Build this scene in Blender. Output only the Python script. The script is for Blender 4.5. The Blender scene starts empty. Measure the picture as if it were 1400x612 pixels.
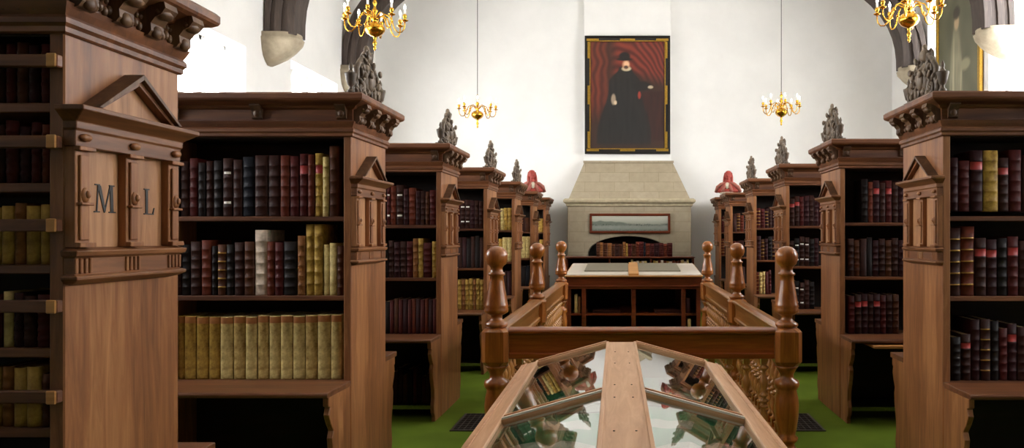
import bpy, bmesh, math, random
from mathutils import Vector, Matrix, noise
PI = math.pi
random.seed(7)
S = bpy.context.scene
COL = S.collection

# ------------------------------------------------------------------ materials
MATS = {}
def nt_mat(name):
    m = bpy.data.materials.new(name); m.use_nodes = True
    nt = m.node_tree; b = nt.nodes['Principled BSDF']
    MATS[name] = m
    return m, nt, b
def rgb(h):
    h = h.lstrip('#')
    c = [int(h[i:i+2], 16)/255 for i in (0, 2, 4)]
    return tuple(((x/12.92) if x <= .04045 else ((x+.055)/1.055)**2.4) for x in c) + (1,)
def ramp(nt, fac, stops):
    r = nt.nodes.new('ShaderNodeValToRGB'); e = r.color_ramp.elements
    while len(e) < len(stops): e.new(.5)
    for k, (p, c) in enumerate(stops):
        e[k].position = p; e[k].color = c
    nt.links.new(fac, r.inputs[0]); return r.outputs[0]
def coords(nt, scale, rot=(0, 0, 0)):
    tc = nt.nodes.new('ShaderNodeTexCoord'); mp = nt.nodes.new('ShaderNodeMapping')
    mp.inputs['Scale'].default_value = scale; mp.inputs['Rotation'].default_value = rot
    nt.links.new(tc.outputs['Object'], mp.inputs['Vector']); return mp.outputs[0]
def noise_tex(nt, vec, scale, detail=6, rough=.6, dist=0):
    n = nt.nodes.new('ShaderNodeTexNoise'); n.inputs['Scale'].default_value = scale
    n.inputs['Detail'].default_value = detail; n.inputs['Roughness'].default_value = rough
    n.inputs['Distortion'].default_value = dist
    nt.links.new(vec, n.inputs['Vector']); return n.outputs['Fac']
def bump(nt, b, h, strength, dist=.01):
    n = nt.nodes.new('ShaderNodeBump'); n.inputs['Strength'].default_value = strength
    n.inputs['Distance'].default_value = dist
    nt.links.new(h, n.inputs['Height']); nt.links.new(n.outputs[0], b.inputs['Normal'])
def wood(name, dark, mid, light, axis='Z', rough=.45, coat=0.0, spec=.4):
    m, nt, b = nt_mat(name)
    st = {'X': (1.2, 14, 14), 'Y': (14, 1.2, 14), 'Z': (14, 14, 1.2)}[axis]
    v = coords(nt, st)
    f1 = noise_tex(nt, v, 1.6, 8, .65, 1.2)
    v2 = coords(nt, tuple(s*.22 for s in st))
    f2 = noise_tex(nt, v2, 2.3, 4, .6, .6)
    mx = nt.nodes.new('ShaderNodeMath'); mx.operation = 'MULTIPLY_ADD'
    mx.inputs[1].default_value = .55; nt.links.new(f1, mx.inputs[0])
    m2 = nt.nodes.new('ShaderNodeMath'); m2.operation = 'MULTIPLY'; m2.inputs[1].default_value = .45
    nt.links.new(f2, m2.inputs[0]); nt.links.new(m2.outputs[0], mx.inputs[2])
    c = ramp(nt, mx.outputs[0], [(.32, rgb(dark)), (.5, rgb(mid)), (.68, rgb(light))])
    nt.links.new(c, b.inputs['Base Color'])
    b.inputs['Roughness'].default_value = rough
    b.inputs['Specular IOR Level'].default_value = spec
    b.inputs['Coat Weight'].default_value = coat; b.inputs['Coat Roughness'].default_value = .2
    bump(nt, b, f1, .12, .004)
    return m
WZ = wood('oak_upright', '#55301a', '#84532f', '#a87448', 'Z')
WX = wood('oak_crosswise', '#3f2010', '#633a20', '#855230', 'X')
WY = wood('oak_lengthwise', '#44230f', '#6f4426', '#8f5d38', 'Y')
WD = wood('oak_carved', '#33200f', '#573a24', '#7a5a3e', 'Z', .5)
WC = wood('weathered_carving', '#2e2319', '#594a3b', '#8a7763', 'Z', .5)
WN = wood('oak_inlay', '#6e4527', '#9c6d47', '#b98a60', 'Z', .5)
WI = wood('case_inside', '#120a06', '#1c100a', '#271710', 'X', .7)  # near-black oak: shade of the shelf recesses put into the colour
WG = wood('turned_oak', '#6a350f', '#99571f', '#bb7834', 'Z', .3, .5)
WGB = wood('baluster_oak', '#8a4f22', '#b37a3e', '#cc955a', 'Z', .3, .5)  # lighter than turned oak: highlights on the shaded balusters put into the colour
WGX = wood('rail_oak_x', '#5c260b', '#8c4214', '#ab5e24', 'X', .3, .4)
WGY = wood('rail_oak_y', '#6e3d1c', '#94602f', '#ad7a44', 'Y', .3, .4)
WV = wood('vitrine_oak_y', '#b08059', '#cfa07b', '#e3bb98', 'Y', .35, .3)
WVX = wood('vitrine_oak_x', '#a8744e', '#c8956d', '#dcae8a', 'X', .35, .3)
WT = wood('mahogany', '#3a1508', '#5e2711', '#7c3a1b', 'X', .3, .4)
WTM = wood('timber_brace', '#2a2220', '#40352f', '#574a42', 'Z', .6)
WL = wood('yellow_pine', '#a8703a', '#c48c50', '#dba767', 'X', .4)

def plain(name, c, rough=.5, var=.15, scale=30, metal=0, bmp=0, coat=0, spec=.5, c2=None):
    m, nt, b = nt_mat(name)
    v = coords(nt, (1, 1, 1)); f = noise_tex(nt, v, scale, 5)
    base = rgb(c)
    lo = rgb(c2) if c2 else tuple(x*(1-var) for x in base[:3]) + (1,)
    hi = tuple(min(1, x*(1+var)) for x in base[:3]) + (1,)
    col = ramp(nt, f, [(.35, lo), (.65, hi)])
    nt.links.new(col, b.inputs['Base Color'])
    b.inputs['Roughness'].default_value = rough; b.inputs['Metallic'].default_value = metal
    b.inputs['Coat Weight'].default_value = coat; b.inputs['Specular IOR Level'].default_value = spec
    if bmp: bump(nt, b, f, bmp)
    return m
PLASTER = plain('wall_plaster', '#e8e6e2', .85, .03, 1.3, bmp=.05)
CEILM = plain('ceiling_plaster', '#e6e0d4', .9, .03, 1)
STONE = plain('corbel_stone', '#a89b84', .8, .14, 9, bmp=.2)
MANTEL = plain('mantel_stone', '#a6987c', .75, .12, 12, bmp=.2)
BRASS = plain('brass', '#d9a33a', .2, .1, 10, metal=1)
IRON = plain('iron', '#2a2725', .5, .2, 20, metal=.6)
BLACK = plain('black_frame', '#14100d', .35, .2, 20)
GOLD = plain('gilt', '#b08a35', .35, .2, 40, metal=.7)
GRID = plain('grate_metal', '#3b3430', .5, .2, 30, metal=.5)
PAPER = plain('paper', '#ded8c8', .8, .05, 20)
CREAM = plain('old_paper', '#bda678', .8, .2, 20)
BAIZE = plain('green_baize', '#3f9c66', .9, .1, 90)
SILVER = plain('strip_metal', '#ddd6cc', .3, .05, 40, metal=.2)
LETTER = plain('letter_paint', '#16100c', .5, .1, 30)
REDB = plain('red_terracotta', '#8f2e20', .6, .2, 30)
PINKB = plain('pink_drapery', '#8f5042', .7, .15, 30)
GREYS = plain('pale_stone', '#b7ac97', .7, .12, 30)
WAX = plain('candle_tube', '#efe8d8', .5, .03, 20)
TPAN = plain('table_panel', '#c5bbae', .35, .06, 10)  # pale tone paints the reflection on the glazed table top
TIN = plain('inset_grey', '#77705f', .4, .1, 20)
GREENEDGE = plain('green_board_edge', '#7a9233', .9, .15, 60)  # green for the front edge of the bottom boards

# carpet
m, nt, b = nt_mat('green_carpet')
v = coords(nt, (1, 1, 1)); f = noise_tex(nt, v, 260, 3); f2 = noise_tex(nt, v, 1.2, 3)
c = ramp(nt, f2, [(.3, rgb('#4b5c15')), (.7, rgb('#5f721e'))]); nt.links.new(c, b.inputs['Base Color'])
b.inputs['Roughness'].default_value = .95; b.inputs['Specular IOR Level'].default_value = .1
bump(nt, b, f, .5, .004); CARPET = m
# coursed stone for the chimney hood
m, nt, b = nt_mat('coursed_stone')
tc = nt.nodes.new('ShaderNodeTexCoord'); sx_ = nt.nodes.new('ShaderNodeSeparateXYZ'); cb = nt.nodes.new('ShaderNodeCombineXYZ')
nt.links.new(tc.outputs['Object'], sx_.inputs[0]); nt.links.new(sx_.outputs[0], cb.inputs[0]); nt.links.new(sx_.outputs[2], cb.inputs[1])
br = nt.nodes.new('ShaderNodeTexBrick'); br.inputs['Scale'].default_value = 1
br.inputs['Brick Width'].default_value = .62; br.inputs['Row Height'].default_value = .21
br.inputs['Mortar Size'].default_value = .006; br.inputs['Bias'].default_value = 0
br.inputs['Color1'].default_value = rgb('#a69880'); br.inputs['Color2'].default_value = rgb('#9f9178'); br.inputs['Mortar'].default_value = rgb('#928469')
nt.links.new(cb.outputs[0], br.inputs['Vector'])
f = noise_tex(nt, coords(nt, (1, 1, 1)), 8, 6)
mix = nt.nodes.new('ShaderNodeMixRGB'); mix.blend_type = 'MULTIPLY'; mix.inputs[0].default_value = .45
g_ = ramp(nt, f, [(.3, (.62, .6, .58, 1)), (.7, (1, 1, 1, 1))])
nt.links.new(br.outputs[0], mix.inputs[1]); nt.links.new(g_, mix.inputs[2]); nt.links.new(mix.outputs[0], b.inputs['Base Color'])
b.inputs['Roughness'].default_value = .8; bump(nt, b, f, .2); COURSED = m
# glass
def glassm(name, tint=(1, 1, 1, 1)):
    m = bpy.data.materials.new(name); m.use_nodes = True; nt = m.node_tree; nt.nodes.clear()
    o = nt.nodes.new('ShaderNodeOutputMaterial'); mx = nt.nodes.new('ShaderNodeMixShader')
    t = nt.nodes.new('ShaderNodeBsdfTransparent'); g = nt.nodes.new('ShaderNodeBsdfGlossy')
    t.inputs[0].default_value = tint; g.inputs['Roughness'].default_value = .01
    fr = nt.nodes.new('ShaderNodeFresnel'); ge = nt.nodes.new('ShaderNodeNewGeometry')
    io = nt.nodes.new('ShaderNodeMath'); io.operation = 'MULTIPLY_ADD'; io.inputs[1].default_value = 1/1.55-1.55; io.inputs[2].default_value = 1.55
    nt.links.new(ge.outputs['Backfacing'], io.inputs[0]); nt.links.new(io.outputs[0], fr.inputs[0])
    ma = nt.nodes.new('ShaderNodeMath'); ma.operation = 'MULTIPLY_ADD'; ma.inputs[1].default_value = 1.6; ma.inputs[2].default_value = .0; ma.use_clamp = True
    nt.links.new(fr.outputs[0], ma.inputs[0]); nt.links.new(ma.outputs[0], mx.inputs[0])
    nt.links.new(t.outputs[0], mx.inputs[1]); nt.links.new(g.outputs[0], mx.inputs[2]); nt.links.new(mx.outputs[0], o.inputs[0])
    MATS[name] = m; return m
GLASS = glassm('case_glass', (.94, .97, .95, 1))
def emis(name, c, s):
    m, nt, b = nt_mat(name)
    b.inputs['Base Color'].default_value = c; b.inputs['Emission Color'].default_value = c; b.inputs['Emission Strength'].default_value = s
    return m
DAYPANE = emis('daylit_leaded_glass', (.96, .98, 1, 1), 12)
BULB = emis('lit_candle_bulb', (1, .93, .8, 1), 14)

# book leathers: name -> (words, material)
def leather(name, c, rough=.55, c2=None):
    return plain('leather_'+name, c, rough, .3, 22, bmp=.12, c2=c2, spec=.16)
BOOKC = {
 'dk': ('dark brown leather', leather('dk', '#30160f')),
 'bk': ('near-black leather', leather('bk', '#18100e')),
 'br': ('brown leather', leather('br', '#45230f')),
 'rd': ('dark red leather', leather('rd', '#451411')),
 'rb': ('red-brown leather', leather('rb', '#592413')),
 'mr': ('maroon leather', leather('mr', '#2e1113')),
 'tn': ('tan leather', leather('tn', '#7d5029')),
 'ye': ('yellow vellum', leather('ye', '#a5853d', .5, '#7c5d26')),
 'cr': ('cream vellum', leather('cr', '#c2ad72', .5, '#9a8450')),
 'wh': ('pale pinkish white', leather('wh', '#c9b5a2', .5)),
 'nv': ('dark blue-black leather', leather('nv', '#12131b')),
 'ov': ('cream vellum', leather('ov', '#b59d63', .5, '#846a36')),
 'gn': ('green cloth', leather('gn', '#6fae4a', .7)),
}
LBLM = plain('title_tan', '#9a5f2e', .5, .2, 30)
REDL = plain('title_red', '#a12f2c', .5, .15, 30)
WTAG = plain('white_tag', '#e4dfd4', .6, .03, 30)
GILTL = plain('gilt_line', '#a8803a', .35, .2, 60, metal=.5)

# ------------------------------------------------------------------ mesh builder
class MB:
    def __init__(s): s.bm = bmesh.new(); s.mats = []
    def mi(s, m):
        if m not in s.mats: s.mats.append(m)
        return s.mats.index(m)
    def face(s, vs, mi, smooth=False):
        try:
            f = s.bm.faces.new(vs); f.material_index = mi; f.smooth = smooth
        except ValueError: pass
    def box(s, x0, x1, y0, y1, z0, z1, m, mat=None):
        if x0 > x1: x0, x1 = x1, x0
        if y0 > y1: y0, y1 = y1, y0
        k = s.mi(m); P = [(x, y, z) for x in (x0, x1) for y in (y0, y1) for z in (z0, z1)]
        if mat: P = [mat @ Vector(p) for p in P]
        v = [s.bm.verts.new(p) for p in P]
        for q in ((0, 1, 3, 2), (4, 6, 7, 5), (0, 4, 5, 1), (2, 3, 7, 6), (0, 2, 6, 4), (1, 5, 7, 3)):
            s.face([v[i] for i in q], k)
        return s
    def loft(s, rings, m, cap0=True, cap1=True, smooth=False, closed=True):
        k = s.mi(m); R = [[s.bm.verts.new(p) for p in r] for r in rings]
        n = len(R[0])
        for a, b in zip(R, R[1:]):
            for i in range(n if closed else n-1):
                j = (i+1) % n; s.face([a[i], a[j], b[j], b[i]], k, smooth)
        if cap0: s.face(R[0][::-1], k)
        if cap1: s.face(R[-1], k)
        return s
    def lathe(s, prof, c, m, seg=16, axis='Z', cap=True, ang0=0, flat=False):
        rings = []
        for r, h in prof:
            ring = []
            for i in range(seg):
                a = ang0+2*PI*i/seg; p, q = r*math.cos(a), r*math.sin(a)
                if axis == 'Z': ring.append((c[0]+p, c[1]+q, c[2]+h))
                elif axis == 'X': ring.append((c[0]+h, c[1]+p, c[2]+q))
                else: ring.append((c[0]+q, c[1]+h, c[2]+p))
            rings.append(ring)
        return s.loft(rings, m, cap, cap, not flat)
    def tube(s, pts, r, m, seg=8, cap=True):
        pts = [Vector(p) for p in pts]; n = len(pts); rings = []
        up = Vector((0, 0, 1)); prev = None
        for i, p in enumerate(pts):
            t = (pts[min(n-1, i+1)]-pts[max(0, i-1)]).normalized()
            if prev is None:
                a = t.cross(up)
                if a.length < 1e-3: a = t.cross(Vector((1, 0, 0)))
            else: a = prev - t*prev.dot(t)
            a.normalize(); b2 = t.cross(a); prev = a
            rr = r[i] if isinstance(r, (list, tuple)) else r
            rings.append([p + a*rr*math.cos(2*PI*k/seg)+b2*rr*math.sin(2*PI*k/seg) for k in range(seg)])
        return s.loft(rings, m, cap, cap, True)
    def prism(s, poly, fn, a, b, m, smooth=False):
        """poly = 2-D outline, fn(p, q, t) -> 3-D; extruded from t=a to t=b"""
        return s.loft([[fn(p, q, a) for p, q in poly], [fn(p, q, b) for p, q in poly]], m, smooth=smooth)
    def ell(s, c, r, m, seg=12, rings=8, mat=None):
        prof = []
        R = []
        for j in range(1, rings):
            t = PI*j/rings
            ring = [Vector((r[0]*math.sin(t)*math.cos(2*PI*i/seg), r[1]*math.sin(t)*math.sin(2*PI*i/seg), -r[2]*math.cos(t))) for i in range(seg)]
            if mat: ring = [mat @ p for p in ring]
            R.append([p+Vector(c) for p in ring])
        k = s.mi(m); V = [[s.bm.verts.new(p) for p in ring] for ring in R]
        for a, b2 in zip(V, V[1:]):
            for i in range(seg): s.face([a[i], a[(i+1) % seg], b2[(i+1) % seg], b2[i]], k, True)
        lo = Vector((0, 0, -r[2])); hi = Vector((0, 0, r[2]))
        if mat: lo = mat @ lo; hi = mat @ hi
        vl = s.bm.verts.new(lo+Vector(c)); vh = s.bm.verts.new(hi+Vector(c))
        for i in range(seg):
            s.face([vl, V[0][(i+1) % seg], V[0][i]], k, True); s.face([vh, V[-1][i], V[-1][(i+1) % seg]], k, True)
        return s
    def build(s, name, parent=None, loc=None, bevel=0, label=None, seg=1, recalc=True, **kw):
        if recalc: bmesh.ops.recalc_face_normals(s.bm, faces=s.bm.faces[:])
        me = bpy.data.meshes.new(name); s.bm.to_mesh(me); s.bm.free()
        for mm in s.mats: me.materials.append(mm)
        o = bpy.data.objects.new(name, me); COL.objects.link(o)
        if parent: o.parent = parent
        if loc: o.location = loc
        if label: o['label'] = label
        for k, v in kw.items(): o[k] = v
        if bevel:
            bv = o.modifiers.new('bevel', 'BEVEL'); bv.width = bevel; bv.segments = seg; bv.limit_method = 'ANGLE'; bv.angle_limit = .7
        return o
def tag(o, label, cat, group=None):
    o['label'] = label; o['category'] = cat
    if group: o['group'] = group
    return o
def empty(name, loc, label, cat, group=None, rz=0):
    o = bpy.data.objects.new(name, None); COL.objects.link(o); o.location = loc; o.rotation_euler = (0, 0, rz)
    o.empty_display_size = .1
    return tag(o, label, cat, group)
def copy_tree(o, parent=None):
    c = o.copy(); COL.objects.link(c)
    if parent: c.parent = parent
    for ch in o.children: copy_tree(ch, c)
    return c
def struct(o): o['kind'] = 'structure'; return o

# ------------------------------------------------------------------ room
XL, XR, YB, YF, H = -5.45, 5.75, 16.3, -7.0, 7.4
T = .55
b = MB(); b.box(XL-T, XR+T, YF-T, YB+T, -.12, 0, CARPET); struct(b.build('floor'))
b = MB(); b.box(XL-T, XR+T, YF-T, YB+T, H, H+.2, CEILM); struct(b.build('ceiling'))
def side_wall(name, x0, x1, wins):
    b = MB(); ys = YF-T
    for (a, c, z0, z1) in wins:
        b.box(x0, x1, ys, a, 0, H, PLASTER); b.box(x0, x1, a, c, 0, z0, PLASTER); b.box(x0, x1, a, c, z1, H, PLASTER); ys = c
    b.box(x0, x1, ys, YB+T, 0, H, PLASTER)
    return struct(b.build(name))
ZS = 2.15
WINL = [(y, y+2.0, ZS, 4.35) for y in (2.6, 5.7)] + [(8.85, 10.75, ZS, 4.3), (12.2, 14.15, ZS, 4.45)]
WINR = [(y, y+2.0, ZS, 4.6) for y in (2.6, 5.7)] + [(8.75, 11.95, ZS, 6.4), (13.97, 14.36, ZS, 6.4)]
side_wall('wall_left', XL-T, XL, WINL)
side_wall('wall_right', XR, XR+T, WINR)
wn = 0
def window(xin, xout, w, arch=True):
    """xin = wall face, xout = outer face"""
    global wn; wn += 1
    y0, y1, z0, z1 = w; s = 1 if xout > xin else -1
    xp = xin + s*.38
    root = bpy.data.objects.new('window_%d' % wn, None); COL.objects.link(root); root.location = (xin, (y0+y1)/2, z0); root['kind'] = 'structure'
    hw = (y1-y0)/2; hh = z1-z0; px = s*.38
    b = MB(); b.box(px, px+s*.02, -hw, hw, 0, hh, DAYPANE); b.build('pane', root)
    b = MB(); n = max(1, round((y1-y0)/.65))
    for i in range(n+1):
        yy = -hw + (y1-y0)*i/n; b.box(px-s*.09, px-s*.01, max(-hw, yy-.04), min(hw, yy+.04), 0, hh, PLASTER)
    b.box(px-s*.09, px-s*.01, -hw, hw, 0, .07, PLASTER); b.box(px-s*.09, px-s*.01, -hw, hw, hh-.07, hh, PLASTER)
    b.box(px-s*.085, px-s*.015, -hw, hw, hh*.6-.025, hh*.6+.025, PLASTER)
    b.build('window_frame', root, bevel=.01)
    b = MB(); b.box(px-s*.01, s*-.03, -hw, hw, 0, .04, STONE); b.build('window_sill', root)
for w in WINL: window(XL, XL-T, w)
for w in WINR: window(XR, XR+T, w)
# back wall with chimney breast
b = MB(); b.box(XL-T, XR+T, YB, YB+T, 0, H, PLASTER); struct(b.build('wall_back'))
b = MB(); b.box(-.93, .95, 16.18, 16.3, 0, H, PLASTER); struct(b.build('trim_1', bevel=.01))
# unseen wall behind the camera, coloured dark to cut bounced light
b = MB(); b.box(XL-T, XR+T, YF-T, YF, 0, H, WI); struct(b.build('wall_front'))

# ------------------------------------------------------------------ roof braces on corbels
def brace(y, s, xw, zc, label):
    root = empty('roof_brace', (xw, y, zc), label, 'roof brace', 'timber arch braces along the walls')
    d = -s  # towards the room
    b = MB(); w = .2
    def prof(a0, a1):
        pin, pout = [], []
        for i in range(13):
            t = i/12; z = .42 + t*(H-.02-zc-.42)
            x = a0 + 2.5*(t**2.8); x2 = a1 + 3.0*(t**2.6)
            pin.append((x, z)); pout.append((x2, z))
        return pin + pout[::-1]
    fn = lambda p, q, t: (d*p, t, q)
    b.prism(prof(0.0, .45), fn, -w+.03, w-.03, WTM)
    for k, (o0, o1) in enumerate(((.02, .1), (.17, .27), (.36, .47))):
        b.prism(prof(o0, o1), fn, -w, w, WTM)
    b.build('timber', root, bevel=.006)
    b = MB(); R = []
    for h, e, yy in ((-.02, .05, .05), (.03, .14, .12), (.1, .27, .19), (.2, .4, .23), (.3, .5, .25), (.37, .52, .26), (.38, .49, .24), (.45, .49, .24)):
        ring = [(0, -yy, h)]
        for i in range(9):
            a = -PI/2 + PI*i/8
            ring.append((d*(e*.55+e*.45*math.cos(a)), yy*math.sin(a), h))
        ring.append((0, yy, h)); R.append(ring)
    b.loft(R, STONE, smooth=True); b.build('corbel', root, bevel=0)
    return root
brace(11.45, -1, XL, 4.2, 'dark timber brace on stone corbel between the left windows')
brace(14.55, -1, XL, 4.4, 'dark timber brace on corbel in the back left corner, behind the carved crest')
brace(11.3, 1, XR, 4.25, 'dark timber brace on pale stone corbel right of the grey-green portrait')
brace(14.55, 1, XR, 4.4, 'dark timber brace in the back right corner, left of the grey-green portrait')

# ------------------------------------------------------------------ painted canvases
def canvas_mat(name, rough=.45):
    m, nt, b = nt_mat(name)
    a = nt.nodes.new('ShaderNodeVertexColor'); a.layer_name = 'paint'
    nt.links.new(a.outputs[0], b.inputs['Base Color']); b.inputs['Roughness'].default_value = rough
    f = noise_tex(nt, coords(nt, (1, 1, 1)), 120, 3); bump(nt, b, f, .1, .002)
    return m
def painted(name, w, h, nx, nz, fn, mat, parent, thick=.02, y=0):
    """canvas facing -Y in local space, x 0..w, z 0..h, with a painted surface fn(u, v)->rgb"""
    bm = bmesh.new(); V = {}
    for j in range(nz+1):
        for i in range(nx+1): V[i, j] = bm.verts.new((w*i/nx, y, h*j/nz))
    for j in range(nz):
        for i in range(nx): bm.faces.new((V[i, j], V[i+1, j], V[i+1, j+1], V[i, j+1]))
    back = [bm.verts.new(p) for p in ((0, y+thick, 0), (w, y+thick, 0), (w, y+thick, h), (0, y+thick, h))]
    bm.faces.new(back[::-1])
    for a, c in (((0, 0), (nx, 0)), ((nx, 0), (nx, nz)), ((nx, nz), (0, nz)), ((0, nz), (0, 0))):
        pass
    me = bpy.data.meshes.new(name); bm.to_mesh(me); bm.free()
    at = me.color_attributes.new('paint', 'FLOAT_COLOR', 'POINT')
    for k, v in enumerate(me.vertices):
        c = fn(v.co.x/w, v.co.z/h) if v.co.y < y+thick*.5 else (.05, .04, .03)
        at.data[k].color = (*c, 1)
    me.materials.append(mat)
    o = bpy.data.objects.new(name, me); COL.objects.link(o); o.parent = parent
    return o
def sm(a, b_, x):
    t = max(0, min(1, (x-a)/(b_-a))); return t*t*(3-2*t)
def mixc(a, b_, t): return tuple(x+(y-x)*t for x, y in zip(a, b_))
def blob(u, v, cu, cv, ru, rv, soft=.25):
    d = math.hypot((u-cu)/ru, (v-cv)/rv); return 1-sm(1-soft, 1+soft, d)
L = lambda h: rgb(h)[:3]
def portrait(u, v):
    n = noise.noise(Vector((u*6, v*8, 0))); n2 = noise.noise(Vector((u*25, v*5, 3)))
    c = mixc(L('#2a1a12'), L('#3a2115'), .5+.5*n)
    # red drapery on the left and across the top
    fold = .5+.5*math.sin(u*70+3*n)
    left = sm(.33, .12, u+.03*n)*sm(.18, .5, v)*.9
    c = mixc(c, mixc(L('#471910'), L('#74301d'), fold), left)
    fold2 = .5+.5*math.sin((v*1.0+(u-.5)**2*1.3+.3*u)*75+2*n)
    top = sm(.62, .78, v+.18*abs(u-.62))*sm(.25, .4, u)
    c = mixc(c, mixc(L('#4a150d'), L('#7e3020'), fold2), top*.95)
    # covered table at the right
    tb = sm(.66, .72, u)*sm(.55, .52, v)*sm(.04, .1, v)
    c = mixc(c, mixc(L('#230d09'), L('#38150e'), .5+.5*n2), tb)
    # black gown: narrow shoulders widening to the hem
    if v < .76:
        hw = .08+.13*sm(.76, .62, v)+.16*sm(.6, .1, v); cx = .47-.02*(1-v)
        g = 1-sm(hw-.015, hw+.015, abs(u-cx)+.01*n2); g *= sm(.02, .06, v)
        c = mixc(c, mixc(L('#12100f'), L('#211e1c'), .5+.5*n2), g)
    arm = blob(u, v, .7, .585, .12, .045); c = mixc(c, L('#171412'), arm)
    c = mixc(c, L('#a8987f'), blob(u, v, .81, .575, .035, .014)); c = mixc(c, L('#8b2f22'), blob(u, v, .66, .5, .02, .035))
    c = mixc(c, L('#95826d'), blob(u, v, .31, .46, .03, .05)); c = mixc(c, L('#c7b090'), blob(u, v, .335, .43, .02, .02))
    # ruff, face, beard, hat
    c = mixc(c, L('#bfae8c'), blob(u, v, .485, .748, .062, .022)); c = mixc(c, L('#b98260'), blob(u, v, .48, .785, .05, .042))
    c = mixc(c, L('#dcae88'), blob(u, v, .485, .79, .034, .026)); c = mixc(c, L('#4a3226'), blob(u, v, .48, .762, .03, .016))
    c = mixc(c, L('#181312'), blob(u, v, .46, .865, .075, .04)); c = mixc(c, L('#181312'), blob(u, v, .455, .836, .11, .014))
    return c
def panorama(u, v):
    n = noise.noise(Vector((u*14, v*6, 1))); n2 = noise.noise(Vector((u*50, v*20, 5)))
    c = mixc(L('#8f9184'), L('#b8b7a6'), sm(.3, .9, v))
    ridge = .52+.12*math.sin(u*5+1)+.06*n
    c = mixc(c, L('#6d7468'), sm(ridge+.05, ridge-.03, v))
    c = mixc(c, L('#8c9188'), sm(.4, .32, v)*(.7+.3*n)); c = mixc(c, L('#434d46'), sm(.12, .0, abs(v-.4))*sm(.1, .4, n2+.15*math.sin(u*12)))
    c = mixc(c, L('#3f4a42'), sm(.2, .02, v)*(.5+.5*n2))
    return c
def greyfigure(u, v):
    n = noise.noise(Vector((u*5, v*9, 2))); n2 = noise.noise(Vector((u*22, v*12, 4)))
    c = mixc(L('#4b4a38'), L('#6b6a52'), .5+.5*n)
    body = blob(u, v, .45, .3, .17, .42, .12); c = mixc(c, mixc(L('#6f6e58'), L('#9a9478'), .5+.5*n2), body)
    st = sm(.035, .0, abs(u-.36-.06*v))*sm(.0, .1, v)*sm(.75, .5, v); c = mixc(c, L('#b4ab8c'), st)
    st = sm(.03, .0, abs(u-.56+.03*math.sin(v*9)))*sm(.02, .1, v)*sm(.6, .4, v); c = mixc(c, L('#aaa183'), st)
    c = mixc(c, L('#b39a78'), blob(u, v, .47, .74, .06, .04)); c = mixc(c, L('#3a3326'), blob(u, v, .47, .79, .09, .035))
    c = mixc(c, L('#8e8a6c'), blob(u, v, .68, .5, .12, .03))
    return c
def picture_frame(w, h, bw, dep, m, gold=None):
    b = MB()
    def rail(x0, x1, z0, z1, mm=m, y0=-dep, y1=0): b.box(x0, x1, y0, y1, z0, z1, mm)
    rail(-bw, w+bw, -bw, 0); rail(-bw, w+bw, h, h+bw); rail(-bw, 0, 0, h); rail(w, w+bw, 0, h)
    return b
# main portrait
root = empty('portrait_painting', (-.9, 16.16, 3.35), 'large dark portrait of a black-gowned person before red drapery, above the fireplace', 'painting')
W_, H_ = 1.83, 2.53; bw = .12
b = MB(); dep = .07
o_, i_ = 0, bw
for (x0, x1, z0, z1) in ((0, W_, 0, bw), (0, W_, H_-bw, H_), (0, bw, bw, H_-bw), (W_-bw, W_, bw, H_-bw)): b.box(x0, x1, -dep*.6, 0, z0, z1, BLACK)
for (x0, x1, z0, z1) in ((0, W_, 0, .035), (0, W_, H_-.035, H_), (0, .035, .035, H_-.035), (W_-.035, W_, .035, H_-.035)): b.box(x0, x1, -dep, -dep*.6, z0, z1, BLACK)
b.build('frame', root, bevel=.006, label='black frame')
b = MB()   # gilt corners, centre blocks, inner slip
y0, y1 = -dep*.6-.012, -dep*.6
for cx in (0, 1):
    for cz in (0, 1):
        X = (.04, .3) if cx == 0 else (W_-.3, W_-.04); Z = (.06, .11) if cz == 0 else (H_-.11, H_-.06)
        b.box(X[0], X[1], y0, y1, Z[0], Z[1], GOLD)
        X = (.06, .11) if cx == 0 else (W_-.11, W_-.06); Z = (.125, .48) if cz == 0 else (H_-.48, H_-.125)
        b.box(X[0], X[1], y0, y1, Z[0], Z[1], GOLD)
for Z in ((.06, .11), (H_-.11, H_-.06)): b.box(W_/2-.16, W_/2+.16, y0, y1, Z[0], Z[1], GOLD)
for X in ((.06, .11), (W_-.11, W_-.06)): b.box(X[0], X[1], y0, y1, H_/2-.2, H_/2+.2, GOLD)
s_ = .018
for (x0, x1, z0, z1) in ((bw-s_, W_-bw+s_, bw-s_, bw), (bw-s_, W_-bw+s_, H_-bw, H_-bw+s_), (bw-s_, bw, bw, H_-bw), (W_-bw, W_-bw+s_, bw, H_-bw)): b.box(x0, x1, y0, y1, z0, z1, GOLD)
b.build('gilt_mount', root, label='gilt corner and centre ornaments')
PM = canvas_mat('oil_paint')
cv = painted('canvas', W_-2*bw, H_-2*bw, 100, 150, portrait, PM, root); cv.location = (bw, -.02, bw)

# portrait on right wall (faces -X)
root = empty('portrait_painting', (XR-.01, 13.85, 2.75), 'tall grey-green portrait of a standing figure in gilt frame, on the right wall', 'painting', None, -PI/2)
W_, H_, bw = 1.75, 3.5, .1
b = MB()
for (x0, x1, z0, z1) in ((0, W_, 0, bw), (0, W_, H_-bw, H_), (0, bw, bw, H_-bw), (W_-bw, W_, bw, H_-bw)): b.box(x0, x1, -.06, 0, z0, z1, GOLD)
b.build('frame', root, bevel=.015, label='gilt frame')
cv = painted('canvas', W_-2*bw, H_-2*bw, 60, 100, greyfigure, PM, root); cv.location = (bw, -.03, bw)

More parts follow.
